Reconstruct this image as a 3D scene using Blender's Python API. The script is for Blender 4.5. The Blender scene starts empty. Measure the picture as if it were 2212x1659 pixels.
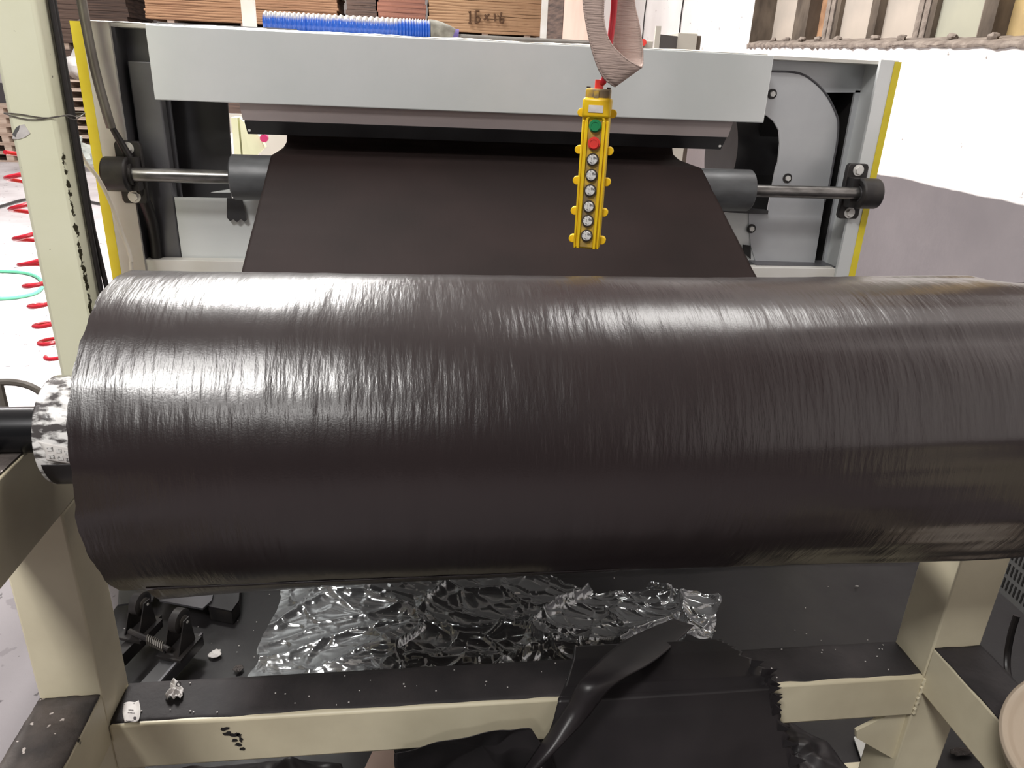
import bpy, bmesh, math, random
from mathutils import Vector, Matrix, noise
random.seed(7)
C = bpy.context.scene.collection
scn = bpy.context.scene
PI = math.pi

# ------------------------------------------------------------------ camera
H = 1.45
CR = Vector((.9923, -.1174, .0401)).normalized()
CF = Vector((.1239, .9175, -.3778)); CF = (CF - CR * CF.dot(CR)).normalized()
CU = CR.cross(CF).normalized()
FOC = 1600.0
cam_d = bpy.data.cameras.new('camera'); cam = bpy.data.objects.new('camera', cam_d); C.objects.link(cam)
cam_d.sensor_width = 36.0; cam_d.lens = 36.0 * FOC / 2212.0; cam_d.clip_start = .02
m = Matrix((CR, CU, -CF)).transposed().to_4x4(); m.translation = Vector((0, 0, H))
cam.matrix_world = m
scn.camera = cam

# ------------------------------------------------------------------ world and lights
w = bpy.data.worlds.new('world'); scn.world = w; w.use_nodes = True
bg = w.node_tree.nodes['Background']; bg.inputs[0].default_value = (.93, .95, 1.0, 1); bg.inputs[1].default_value = .05

def area(name, loc, size, power, col=(1, .98, .95), aim=None, sy=None):
    l = bpy.data.lights.new(name, 'AREA'); l.energy = power; l.color = col; l.size = size
    if sy: l.shape = 'RECTANGLE'; l.size_y = sy
    o = bpy.data.objects.new(name, l); C.objects.link(o); o.location = loc
    if aim: o.rotation_euler = (Vector(aim) - Vector(loc)).to_track_quat('-Z', 'Y').to_euler()
    return o
area('lamp_near', (-1.5, -.6, 4.9), .9, 60)
area('lamp_far', (-1.2, 4.8, 4.4), .7, 620, sy=3.6)
area('lamp_right', (1.9, 2.3, 5.4), 1.3, 75)
area('lamp_hall', (-5.5, 9.5, 5.2), .9, 240)
area('lamp_back', (-1.0, 11.0, 5.0), .9, 130)
area('lamp_rear', (-1.7, -1.8, 4.8), .9, 215)
area('fill_behind', (-1.0, -3.4, 3.9), .4, 48)  # added unseen fill, brightens the crumpled clear film under the roll
vs = scn.view_settings
vs.view_transform = 'Standard'; vs.look = 'None'; vs.exposure = 0.0; vs.gamma = 1.0; vs.use_curve_mapping = False

# ------------------------------------------------------------------ photograph geometry: pixel ray meets a real plane
def ray(u, v):
    a, b = (u - 1106.0) / FOC, (829.5 - v) / FOC
    return CR * a + CU * b + CF
def PY(u, v, Y):
    d = ray(u, v); t = Y / d.y; return Vector((d.x * t, Y, H + d.z * t))
def PX(u, v, X):
    d = ray(u, v); t = X / d.x; return Vector((X, d.y * t, H + d.z * t))
def PZ(u, v, Z):
    d = ray(u, v); t = (Z - H) / d.z; return Vector((d.x * t, d.y * t, Z))

# ------------------------------------------------------------------ materials
def lin(c):
    def f(x):
        x /= 255.0
        return x / 12.92 if x <= .04045 else ((x + .055) / 1.055) ** 2.4
    return (f(c[0]), f(c[1]), f(c[2]), 1)

def mat(name, col, rough=.6, metal=0.0, col2=None, nscale=6.0, stretch=(1, 1, 1), lo=.35, hi=.65,
        chips=None, chip_t=.68, chip_scale=30, bump=0.0, bscale=40, bstretch=(1, 1, 1), dust=None, dust_t=.5,
        spec=.5, coat=0, rvar=0.0, detail=6, specks=None, speck_t=.76, speck_scale=60):
    m = bpy.data.materials.new(name); m.use_nodes = True
    nt = m.node_tree; N = nt.nodes; L = nt.links
    b = N['Principled BSDF']
    b.inputs['Roughness'].default_value = rough; b.inputs['Metallic'].default_value = metal
    b.inputs['Specular IOR Level'].default_value = spec
    b.inputs['Coat Weight'].default_value = coat
    tc = N.new('ShaderNodeTexCoord')
    def mapped(s, st):
        mp = N.new('ShaderNodeMapping'); mp.inputs['Scale'].default_value = st
        L.new(tc.outputs['Object'], mp.inputs['Vector'])
        n = N.new('ShaderNodeTexNoise'); n.inputs['Scale'].default_value = s; n.inputs['Detail'].default_value = detail
        L.new(mp.outputs[0], n.inputs['Vector']); return n
    cur = None
    def mixin(prev, fac, c):
        mx = N.new('ShaderNodeMix'); mx.data_type = 'RGBA'
        if prev is None: mx.inputs[6].default_value = lin(col)
        else: L.new(prev, mx.inputs[6])
        mx.inputs[7].default_value = lin(c); L.new(fac, mx.inputs[0]); return mx.outputs[2]
    def ramp(out, a, bb):
        r = N.new('ShaderNodeMapRange'); r.inputs[1].default_value = a; r.inputs[2].default_value = bb
        L.new(out, r.inputs[0]); return r.outputs[0]
    b.inputs['Base Color'].default_value = lin(col)
    if col2:
        n = mapped(nscale, stretch); f = ramp(n.outputs[0], lo, hi); cur = mixin(cur, f, col2)
        if rvar:
            r = N.new('ShaderNodeMapRange'); L.new(n.outputs[0], r.inputs[0]); r.inputs[1].default_value = .3; r.inputs[2].default_value = .7
            r.inputs[3].default_value = max(0, rough - rvar); r.inputs[4].default_value = rough + rvar; L.new(r.outputs[0], b.inputs['Roughness'])
    if chips:
        n = mapped(chip_scale, (1, 1, 1)); f = ramp(n.outputs[0], chip_t, chip_t + .02); cur = mixin(cur, f, chips)
    if specks:
        n = mapped(speck_scale, (1, 1, 1)); n.inputs['Detail'].default_value = 2
        f = ramp(n.outputs[0], speck_t, speck_t + .02); cur = mixin(cur, f, specks)
    if dust:
        g = N.new('ShaderNodeNewGeometry'); s = N.new('ShaderNodeSeparateXYZ'); L.new(g.outputs['Normal'], s.inputs[0])
        n = mapped(25, (1, 1, 1)); a = N.new('ShaderNodeMath'); a.operation = 'MULTIPLY_ADD'; L.new(n.outputs[0], a.inputs[0])
        a.inputs[1].default_value = .5; L.new(s.outputs[2], a.inputs[2])
        f = ramp(a.outputs[0], dust_t, dust_t + .35); cur = mixin(cur, f, dust)
    if cur: L.new(cur, b.inputs['Base Color'])
    if bump:
        n = mapped(bscale, bstretch); bp = N.new('ShaderNodeBump'); bp.inputs['Strength'].default_value = bump
        bp.inputs['Distance'].default_value = .004; L.new(n.outputs[0], bp.inputs['Height']); L.new(bp.outputs[0], b.inputs['Normal'])
    m['nt'] = 1
    return m

M = {}
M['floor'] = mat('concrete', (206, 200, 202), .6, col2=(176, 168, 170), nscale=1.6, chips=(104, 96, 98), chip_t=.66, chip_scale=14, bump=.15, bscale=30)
M['cream'] = mat('cream_paint', (226, 226, 192), .42, col2=(216, 215, 176), nscale=3, chips=(70, 66, 50), chip_t=.745, chip_scale=38, bump=.05)
M['cream_grime'] = mat('cream_paint_with_grime', (220, 211, 184), .45, col2=(200, 190, 164), nscale=5, chips=(45, 40, 32), chip_t=.735, chip_scale=24, bump=.08)
M['grime'] = mat('black_soot_crust', (33, 30, 32), .75, col2=(54, 49, 50), nscale=9, bump=.5, bscale=70, specks=(150, 140, 138), speck_t=.80, speck_scale=55)
M['crust'] = mat('brown_dried_crust', (84, 76, 72), .7, col2=(48, 44, 44), nscale=14, bump=1.0, bscale=50, specks=(190, 180, 175), speck_t=.67, speck_scale=55)
M['mat'] = mat('black_stained_floor', (19, 17, 19), .55, col2=(34, 31, 33), nscale=5, bump=.3, bscale=30, specks=(165, 160, 160), speck_t=.80, speck_scale=38, rvar=.12)
M['galv'] = mat('galvanised_sheet', (226, 228, 228), .34, .2, col2=(210, 214, 213), nscale=2.2, bump=.02, bscale=5, rvar=.06)
M['silver'] = mat('silver_paint', (204, 206, 208), .36, .3, col2=(186, 188, 192), nscale=3, bump=.04, bscale=60)
M['white_steel'] = mat('dirty_white_paint', (222, 220, 216), .4, col2=(206, 202, 192), nscale=5, chips=(110, 104, 96), chip_t=.74, chip_scale=30)
M['hood'] = mat('polished_sheet', (216, 202, 200), .3, .15, col2=(194, 182, 182), nscale=3, stretch=(.5, 1, 3), bump=.03, bscale=8)
M['dark_steel'] = mat('dark_grey_sheet', (74, 74, 76), .4, .3, col2=(48, 46, 48), nscale=3)
M['black_steel'] = mat('black_steel', (36, 34, 36), .5, .2, col2=(56, 52, 50), nscale=18, bump=.1)
M['grey_channel'] = mat('grey_channel', (112, 112, 116), .45, .4, col2=(90, 88, 92), nscale=4)
M['yellow_edge'] = mat('yellow_edge_paint', (232, 214, 60), .5, col2=(218, 196, 40), nscale=8, chips=(120, 100, 50), chip_t=.76, chip_scale=22)
M['film'] = mat('dark_film', (38, 29, 28), .75, col2=(31, 24, 23), nscale=3, bump=.12, bscale=14, bstretch=(6, .7, .7), spec=.08)
M['blackfilm'] = mat('black_scrap_film', (29, 26, 28), .42, col2=(44, 40, 42), nscale=6, bump=.1, bscale=20)
M['rubber'] = mat('rubber_roller', (92, 94, 96), .42, .1, col2=(70, 70, 72), nscale=8, stretch=(1, 3, 3), rvar=.06)
M['shaft'] = mat('worn_steel_shaft', (140, 138, 136), .28, .85, col2=(96, 94, 92), nscale=14, stretch=(1, 3, 3))
M['blackshaft'] = mat('black_shaft', (36, 36, 38), .25, .5)
M['bolt'] = mat('zinc_bolt', (224, 222, 218), .4, .2)
M['yellow_plastic'] = mat('yellow_plastic', (240, 204, 26), .38, col2=(226, 182, 24), nscale=14, chips=(130, 88, 30), chip_t=.72, chip_scale=60)
M['yellow_dirty'] = mat('stained_yellow_plastic', (206, 168, 60), .5, col2=(120, 104, 80), nscale=26, lo=.4, hi=.6)
M['green'] = mat('green_button', (38, 136, 84), .35)
M['red'] = mat('red_button', (226, 66, 58), .35)
M['cap'] = mat('worn_metal_button', (226, 224, 222), .4, .1, col2=(112, 110, 110), nscale=220, lo=.5, hi=.6)
M['dark_ring'] = mat('dark_button_ring', (70, 62, 56), .4, .3)
M['paper'] = mat('paper', (226, 222, 218), .8, col2=(200, 194, 192), nscale=40)
M['redcable'] = mat('red_cable', (196, 40, 52), .45)
M['redhose'] = mat('red_air_hose', (208, 44, 60), .3, coat=.2)
M['greenhose'] = mat('green_hose', (110, 200, 160), .4)
M['web'] = mat('beige_webbing', (190, 168, 158), .9, col2=(170, 150, 142), nscale=20, bump=.8, bscale=140, bstretch=(.2, .2, 3))
M['blackcable'] = mat('black_cable', (30, 26, 26), .45)
M['whitehose'] = mat('white_hose', (216, 208, 196), .5)
M['pipe'] = mat('grey_pipe', (120, 116, 110), .4, .3, col2=(90, 84, 80), nscale=7)
M['blue'] = mat('blue_corrugated_hose', (34, 84, 178), .3, dust=(160, 156, 150), dust_t=.6, coat=.2)
M['dustgrey'] = mat('dusty_tape', (140, 138, 128), .85, col2=(100, 96, 88), nscale=30)
M['veneerA'] = mat('orange_veneer', (176, 136, 104), .8, col2=(146, 108, 82), nscale=5, stretch=(.25, 1, 9), lo=.4, hi=.7, bump=.2)
M['veneerD'] = mat('tan_veneer', (182, 146, 112), .8, col2=(150, 114, 84), nscale=5, stretch=(.25, 1, 9), lo=.45, hi=.7, bump=.2)
M['veneerR'] = mat('reddish_veneer', (168, 116, 96), .8, col2=(126, 84, 72), nscale=5, stretch=(.25, 1, 9), bump=.2)
M['veneerK'] = mat('weathered_veneer', (112, 92, 82), .85, col2=(70, 58, 54), nscale=4, stretch=(.3, 1, 8), bump=.2)
M['palletwood'] = mat('pallet_wood', (206, 186, 170), .8, col2=(170, 146, 130), nscale=5, stretch=(.5, 1, 5))
M['wall_dark'] = mat('pallet_shadow_board', (90, 70, 58), .9)
M['board'] = mat('pale_pink_sheet', (222, 196, 182), .7, col2=(206, 178, 164), nscale=3, stretch=(3, 1, .4))
M['sackcloth'] = mat('white_sack', (232, 228, 226), .7, bump=.4, bscale=14)
M['cab'] = mat('cabinet_grey', (176, 170, 160), .5)
M['cabdark'] = mat('cabinet_dark', (66, 62, 62), .5)
M['frame_old'] = mat('grimy_window_frame', (104, 92, 80), .85, col2=(64, 54, 46), nscale=9, stretch=(1, 1, .4), bump=.5)
M['pane_board'] = mat('beige_board_pane', (188, 176, 164), .6, col2=(172, 162, 152), nscale=3)
M['pane_green'] = mat('greenish_board_pane', (172, 170, 152), .6, col2=(160, 158, 144), nscale=3)
M['woodpane'] = mat('warm_wood_pane', (186, 144, 110), .7, col2=(150, 112, 84), nscale=8)
M['yellowpane'] = mat('yellowish_tan_pane', (196, 170, 118), .7, col2=(170, 146, 104), nscale=5)  # plain yellowish tan pane colour
M['mortar'] = mat('grey_mortar', (150, 138, 128), .95, col2=(116, 104, 96), nscale=20, bump=1, bscale=60)
M['beige'] = mat('beige_plastic', (176, 160, 142), .4)
M['ventgrey'] = mat('grey_ventilated_panel', (110, 110, 110), .5, .3)
M['ventdark'] = mat('dark_slots', (22, 20, 20), .7)
M['ceil'] = mat('ceiling_sheet', (200, 198, 194), .8)
M['ink'] = mat('marker_ink', (96, 70, 50), .9)
M['inkdark'] = mat('printed_ink', (70, 64, 66), .8)
M['magenta'] = mat('magenta_cap', (200, 60, 110), .4)
M['purple'] = mat('purple_collar', (86, 72, 130), .5)

def floor_dim_and_spots(m):  # shade painted into near floor colour against bright lamps; spots are dirt
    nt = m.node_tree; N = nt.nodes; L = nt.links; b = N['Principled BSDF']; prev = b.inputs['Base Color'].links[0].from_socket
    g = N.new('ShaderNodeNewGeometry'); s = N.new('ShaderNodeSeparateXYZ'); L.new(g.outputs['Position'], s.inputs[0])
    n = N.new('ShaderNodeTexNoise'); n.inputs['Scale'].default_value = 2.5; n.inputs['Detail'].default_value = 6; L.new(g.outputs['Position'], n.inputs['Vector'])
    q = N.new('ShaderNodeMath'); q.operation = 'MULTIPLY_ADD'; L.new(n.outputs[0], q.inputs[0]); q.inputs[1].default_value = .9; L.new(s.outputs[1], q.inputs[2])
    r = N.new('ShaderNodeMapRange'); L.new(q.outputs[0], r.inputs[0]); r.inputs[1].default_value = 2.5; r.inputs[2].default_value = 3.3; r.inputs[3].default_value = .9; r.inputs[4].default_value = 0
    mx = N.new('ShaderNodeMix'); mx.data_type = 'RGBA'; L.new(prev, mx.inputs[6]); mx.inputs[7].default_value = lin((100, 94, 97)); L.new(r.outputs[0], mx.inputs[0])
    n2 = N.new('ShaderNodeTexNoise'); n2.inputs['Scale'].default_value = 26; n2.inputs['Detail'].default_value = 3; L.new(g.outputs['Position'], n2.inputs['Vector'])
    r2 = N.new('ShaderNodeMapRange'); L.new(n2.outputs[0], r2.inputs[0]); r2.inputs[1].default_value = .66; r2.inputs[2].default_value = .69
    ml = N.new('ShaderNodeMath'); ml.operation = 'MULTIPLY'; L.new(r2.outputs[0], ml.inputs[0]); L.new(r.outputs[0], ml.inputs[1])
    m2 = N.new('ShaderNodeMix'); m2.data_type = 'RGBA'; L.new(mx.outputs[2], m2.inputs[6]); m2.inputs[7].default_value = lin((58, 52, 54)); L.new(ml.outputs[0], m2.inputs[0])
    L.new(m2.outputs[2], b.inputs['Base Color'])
floor_dim_and_spots(M['floor'])

# gantry post: extra chipping along one edge
def edge_chips(m, xe, ye, z0, z1):
    nt = m.node_tree; N = nt.nodes; L = nt.links; b = N['Principled BSDF']
    prev = b.inputs['Base Color'].links[0].from_socket
    g = N.new('ShaderNodeNewGeometry'); s = N.new('ShaderNodeSeparateXYZ'); L.new(g.outputs['Position'], s.inputs[0])
    def near(sock, c, wd):
        a = N.new('ShaderNodeMath'); a.operation = 'SUBTRACT'; L.new(sock, a.inputs[0]); a.inputs[1].default_value = c
        q = N.new('ShaderNodeMath'); q.operation = 'ABSOLUTE'; L.new(a.outputs[0], q.inputs[0])
        r = N.new('ShaderNodeMapRange'); L.new(q.outputs[0], r.inputs[0]); r.inputs[1].default_value = 0; r.inputs[2].default_value = wd
        r.inputs[3].default_value = 1; r.inputs[4].default_value = 0; return r.outputs[0]
    def mul(a, c):
        q = N.new('ShaderNodeMath'); q.operation = 'MULTIPLY'; L.new(a, q.inputs[0]); L.new(c, q.inputs[1]); return q.outputs[0]
    fac = mul(near(s.outputs[0], xe, .013), near(s.outputs[1], ye, .02))
    r = N.new('ShaderNodeMapRange'); L.new(s.outputs[2], r.inputs[0]); r.inputs[1].default_value = z1; r.inputs[2].default_value = z1 - .12
    fac = mul(fac, r.outputs[0])
    n = N.new('ShaderNodeTexNoise'); n.inputs['Scale'].default_value = 70; n.inputs['Detail'].default_value = 4; L.new(g.outputs['Position'], n.inputs['Vector'])
    q = N.new('ShaderNodeMath'); q.operation = 'MULTIPLY_ADD'; L.new(n.outputs[0], q.inputs[0]); q.inputs[1].default_value = 1.1; L.new(fac, q.inputs[2])
    rr = N.new('ShaderNodeMapRange'); L.new(q.outputs[0], rr.inputs[0]); rr.inputs[1].default_value = 1.05; rr.inputs[2].default_value = 1.12
    mx = N.new('ShaderNodeMix'); mx.data_type = 'RGBA'; L.new(prev, mx.inputs[6]); mx.inputs[7].default_value = lin((52, 48, 30)); L.new(rr.outputs[0], mx.inputs[0])
    L.new(mx.outputs[2], b.inputs['Base Color'])
M['cream_post'] = mat('cream_post_paint', (238, 238, 212), .4, col2=(230, 230, 200), nscale=3, chips=(92, 90, 66), chip_t=.735, chip_scale=42, bump=.05)
GS = 2.0 / 1.8
edge_chips(M['cream_post'], -.773 * GS, 2.0, .4, 1.34)

# roll film: sheen with fine circumferential crinkle
def roll_material():
    m = bpy.data.materials.new('roll_film'); m.use_nodes = True; nt = m.node_tree; N = nt.nodes; L = nt.links
    b = N['Principled BSDF']; tc = N.new('ShaderNodeTexCoord')
    def ns(scale, st, det=4):
        mp = N.new('ShaderNodeMapping'); mp.inputs['Scale'].default_value = st; L.new(tc.outputs['Object'], mp.inputs['Vector'])
        n = N.new('ShaderNodeTexNoise'); n.inputs['Scale'].default_value = scale; n.inputs['Detail'].default_value = det; L.new(mp.outputs[0], n.inputs['Vector']); return n.outputs[0]
    n1 = ns(5, (1, 1, 1)); mx = N.new('ShaderNodeMix'); mx.data_type = 'RGBA'; mx.inputs[6].default_value = lin((40, 31, 31)); mx.inputs[7].default_value = lin((33, 26, 27)); L.new(n1, mx.inputs[0])
    L.new(mx.outputs[2], b.inputs['Base Color'])
    n2 = ns(26, (5, .8, .8)); n3 = ns(420, (1, 1, 1), 2)
    a = N.new('ShaderNodeMath'); a.operation = 'MULTIPLY_ADD'; L.new(n2, a.inputs[0]); a.inputs[1].default_value = 1.0
    k = N.new('ShaderNodeMath'); k.operation = 'MULTIPLY'; L.new(n3, k.inputs[0]); k.inputs[1].default_value = .12; L.new(k.outputs[0], a.inputs[2])
    bp = N.new('ShaderNodeBump'); bp.inputs['Strength'].default_value = .35; bp.inputs['Distance'].default_value = .0022; L.new(a.outputs[0], bp.inputs['Height']); L.new(bp.outputs[0], b.inputs['Normal'])
    b.inputs['Roughness'].default_value = .27; b.inputs['Specular IOR Level'].default_value = .8
    return m
M['roll'] = roll_material()

def film_clear(name, grey, t, rough=.12):
    m = bpy.data.materials.new(name); m.use_nodes = True; nt = m.node_tree; N = nt.nodes; L = nt.links
    b = N['Principled BSDF']; b.inputs['Base Color'].default_value = lin(grey); b.inputs['Roughness'].default_value = rough
    tr = N.new('ShaderNodeBsdfTransparent'); mx = N.new('ShaderNodeMixShader'); mx.inputs[0].default_value = t
    fr = N.new('ShaderNodeLayerWeight'); fr.inputs[0].default_value = .35
    mr = N.new('ShaderNodeMapRange'); L.new(fr.outputs['Facing'], mr.inputs[0]); mr.inputs[3].default_value = t; mr.inputs[4].default_value = min(1, t + .5)
    L.new(mr.outputs[0], mx.inputs[0]); L.new(tr.outputs[0], mx.inputs[1]); L.new(b.outputs[0], mx.inputs[2])
    L.new(mx.outputs[0], N['Material Output'].inputs[0]); return m
M['clear'] =  film_clear('crumpled_clear_film', (158, 160, 164), .5, .12)
M['bag'] = film_clear('clear_bag', (214, 222, 216), .5, .25)

def film_gloss(name):
    m = bpy.data.materials.new(name); m.use_nodes = True; nt = m.node_tree; N = nt.nodes; L = nt.links
    b = N['Principled BSDF']; b.inputs['Base Color'].default_value = lin((150, 152, 156)); b.inputs['Roughness'].default_value = .35
    tr = N.new('ShaderNodeBsdfTransparent'); mx = N.new('ShaderNodeMixShader')
    fr = N.new('ShaderNodeLayerWeight'); fr.inputs[0].default_value = .4
    mr = N.new('ShaderNodeMapRange'); L.new(fr.outputs['Facing'], mr.inputs[0]); mr.inputs[3].default_value = .08; mr.inputs[4].default_value = .6
    L.new(mr.outputs[0], mx.inputs[0]); L.new(tr.outputs[0], mx.inputs[1]); L.new(b.outputs[0], mx.inputs[2])
    gl = N.new('ShaderNodeBsdfGlossy'); gl.inputs['Roughness'].default_value = .14; gl.inputs['Color'].default_value = (.9, .93, .95, 1)
    m2 = N.new('ShaderNodeMixShader'); m2.inputs[0].default_value = .22; L.new(mx.outputs[0], m2.inputs[1]); L.new(gl.outputs[0], m2.inputs[2])
    L.new(m2.outputs[0], N['Material Output'].inputs[0]); return m
M['clear'] = film_gloss('crumpled_glossy_film')

def core_material():
    m = mat('core_with_torn_paper', (236, 234, 232), .18, col2=(80, 76, 76), nscale=52, stretch=(.8, 1, 1.8), lo=.44, hi=.56, coat=.8, bump=.3, bscale=30)
    return m
M['core'] = core_material()

# wall: white above, grey below, grime marks
def wall_material():
    m = mat('painted_wall', (244, 240, 238), .75, col2=(232, 226, 224), nscale=1.5, chips=(150, 140, 136), chip_t=.69, chip_scale=11, bump=.3, bscale=20)
    nt = m.node_tree; N = nt.nodes; L = nt.links; b = N['Principled BSDF']; prev = b.inputs['Base Color'].links[0].from_socket
    g = N.new('ShaderNodeNewGeometry'); s = N.new('ShaderNodeSeparateXYZ'); L.new(g.outputs['Position'], s.inputs[0])
    n = N.new('ShaderNodeTexNoise'); n.inputs['Scale'].default_value = 3; n.inputs['Detail'].default_value = 5; L.new(g.outputs['Position'], n.inputs['Vector'])
    q = N.new('ShaderNodeMath'); q.operation = 'MULTIPLY_ADD'; L.new(n.outputs[0], q.inputs[0]); q.inputs[1].default_value = .035; L.new(s.outputs[2], q.inputs[2])
    r = N.new('ShaderNodeMapRange'); L.new(q.outputs[0], r.inputs[0]); r.inputs[1].default_value = DADO + .0175 - .004; r.inputs[2].default_value = DADO + .0175 + .004
    r.inputs[3].default_value = 1; r.inputs[4].default_value = 0
    gm = N.new('ShaderNodeMix'); gm.data_type = 'RGBA'; gm.inputs[6].default_value = lin((122, 116, 118)); gm.inputs[7].default_value = lin((106, 101, 104))
    n2 = N.new('ShaderNodeTexNoise'); n2.inputs['Scale'].default_value = 4; L.new(g.outputs['Position'], n2.inputs['Vector']); L.new(n2.outputs[0], gm.inputs[0])
    mx = N.new('ShaderNodeMix'); mx.data_type = 'RGBA'; L.new(prev, mx.inputs[6]); L.new(gm.outputs[2], mx.inputs[7]); L.new(r.outputs[0], mx.inputs[0])
    L.new(mx.outputs[2], b.inputs['Base Color'])
    rr = N.new('ShaderNodeMapRange'); L.new(r.outputs[0], rr.inputs[0]); rr.inputs[3].default_value = .75; rr.inputs[4].default_value = .3; L.new(rr.outputs[0], b.inputs['Roughness'])
    return m
XW = 2.6
DADO = PX(2100, 419, XW).z
M['wall'] = wall_material()

# ------------------------------------------------------------------ geometry helper
class B:
    def __init__(s): s.v = []; s.f = []; s.mi = []; s.cm = 0
    def add(s, vs, fs):
        o = len(s.v); s.v += [tuple(v) for v in vs]
        for f in fs: s.f.append(tuple(i + o for i in f)); s.mi.append(s.cm)
        return s
    def box(s, x0, x1, y0, y1, z0, z1):
        vs = [(x, y, z) for z in (z0, z1) for y in (y0, y1) for x in (x0, x1)]
        return s.add(vs, [(0, 2, 3, 1), (4, 5, 7, 6), (0, 1, 5, 4), (2, 6, 7, 3), (0, 4, 6, 2), (1, 3, 7, 5)])
    def obox(s, c, ax, ay, az, hx, hy, hz):
        c = Vector(c); vs = [c + ax * (hx * i) + ay * (hy * j) + az * (hz * k) for k in (-1, 1) for j in (-1, 1) for i in (-1, 1)]
        return s.add(vs, [(0, 2, 3, 1), (4, 5, 7, 6), (0, 1, 5, 4), (2, 6, 7, 3), (0, 4, 6, 2), (1, 3, 7, 5)])
    def prism(s, pts, ext):
        n = len(pts); e = Vector(ext); a = [Vector(p) for p in pts]
        return s.add(a + [p + e for p in a], [tuple(range(n))[::-1], tuple(range(n, 2 * n))] + [(i, (i + 1) % n, (i + 1) % n + n, i + n) for i in range(n)])
    def tube(s, pts, r, seg=10, closed=False, caps=True):
        pts = [Vector(p) for p in pts]; n = len(pts); rs = r if hasattr(r, '__len__') else [r] * n
        vs = []; up = None
        for i, p in enumerate(pts):
            if closed: t = pts[(i + 1) % n] - pts[i - 1]
            else: t = pts[min(i + 1, n - 1)] - pts[max(i - 1, 0)]
            t.normalize()
            if up is None: up = t.orthogonal().normalized()
            up = (up - t * up.dot(t)).normalized(); sd = t.cross(up)
            for k in range(seg):
                a = 2 * PI * k / seg; vs.append(p + (up * math.cos(a) + sd * math.sin(a)) * rs[i])
        fs = []
        for i in range(n if closed else n - 1):
            j = (i + 1) % n
            for k in range(seg): fs.append((i * seg + k, i * seg + (k + 1) % seg, j * seg + (k + 1) % seg, j * seg + k))
        if caps and not closed: fs += [tuple(range(seg))[::-1], tuple((n - 1) * seg + k for k in range(seg))]
        return s.add(vs, fs)
    def cyl(s, p0, p1, r, seg=24): return s.tube([p0, p1], r, seg)
    def ring(s, p0, p1, r, ri, seg=40):
        p0 = Vector(p0); p1 = Vector(p1); t = (p1 - p0).normalized(); u = t.orthogonal().normalized(); w_ = t.cross(u); vs = []
        for p, q in ((p0, r), (p1, r), (p1, ri), (p0, ri)):
            for k in range(seg):
                a = 2 * PI * k / seg; vs.append(p + (u * math.cos(a) + w_ * math.sin(a)) * q)
        fs = []
        for i in range(4):
            j = (i + 1) % 4
            for k in range(seg): fs.append((i * seg + k, i * seg + (k + 1) % seg, j * seg + (k + 1) % seg, j * seg + k))
        return s.add(vs, fs)
    def grid(s, fn, nu, nv, closed_v=False):
        vs = [fn(i / nu, j / nv) for i in range(nu + 1) for j in range(nv + (0 if closed_v else 1))]
        w_ = nv if closed_v else nv + 1; fs = []
        for i in range(nu):
            for j in range(nv): fs.append((i * w_ + j, (i + 1) * w_ + j, (i + 1) * w_ + (j + 1) % w_, i * w_ + (j + 1) % w_))
        return s.add(vs, fs)

def spline(pts, n=8, closed=False):
    pts = [Vector(p) for p in pts]; out = []; m_ = len(pts)
    for i in range(m_ if closed else m_ - 1):
        p1, p2 = pts[i], pts[(i + 1) % m_]
        p0 = pts[i - 1] if (closed or i > 0) else p1 * 2 - p2
        p3 = pts[(i + 2) % m_] if (closed or i + 2 < m_) else p2 * 2 - p1
        for k in range(n):
            t = k / n
            out.append(.5 * ((2 * p1) + (p2 - p0) * t + (2 * p0 - 5 * p1 + 4 * p2 - p3) * t * t + (3 * p1 - p0 - 3 * p2 + p3) * t ** 3))
    if not closed: out.append(pts[-1])
    return out

def obj(name, b, mats, parent=None, bevel=0, smooth=True, angle=35, solid=0, origin=None, **props):
    me = bpy.data.meshes.new(name)
    loc = Vector(origin) if origin is not None else Vector((sum(v[0] for v in b.v), sum(v[1] for v in b.v), sum(v[2] for v in b.v))) / max(1, len(b.v))
    me.from_pydata([tuple(Vector(v) - loc) for v in b.v], [], b.f)
    for mm in (mats if isinstance(mats, (list, tuple)) else [mats]): me.materials.append(M[mm])
    if any(b.mi): me.polygons.foreach_set('material_index', b.mi)
    bm = bmesh.new(); bm.from_mesh(me)
    if not solid: bmesh.ops.recalc_face_normals(bm, faces=bm.faces)
    bm.to_mesh(me); bm.free()
    if smooth:
        me.shade_smooth(); me.set_sharp_from_angle(angle=math.radians(angle))
    o = bpy.data.objects.new(name, me); C.objects.link(o)
    if parent is not None:
        o.parent = parent
        off = Vector((0, 0, 0)); p = parent
        while p is not None: off += p.location; p = p.parent
        o.location = loc - off
    else: o.location = loc
    if bevel:
        md = o.modifiers.new('bevel', 'BEVEL'); md.width = bevel; md.segments = 2; md.limit_method = 'ANGLE'; md.angle_limit = .6
    if solid:
        md = o.modifiers.new('solid', 'SOLIDIFY'); md.thickness = solid; md.offset = 0
    for k, v in props.items(): o[k] = v
    return o
def thing(name, label, cat, loc, group=None):
    o = bpy.data.objects.new(name, None); C.objects.link(o); o.location = loc; o.empty_display_size = .05
    o['label'] = label; o['category'] = cat
    if group: o['group'] = group
    return o
def one(name, b, mats, label, cat, group=None, **kw):
    o = obj(name, b, mats, **kw); o['label'] = label; o['category'] = cat
    if group: o['group'] = group
    return o
def struct(name, b, mats, **kw):
    o = obj(name, b, mats, **kw); o['kind'] = 'structure'; return o
X_, Y_, Z_ = Vector((1, 0, 0)), Vector((0, 1, 0)), Vector((0, 0, 1))

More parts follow.
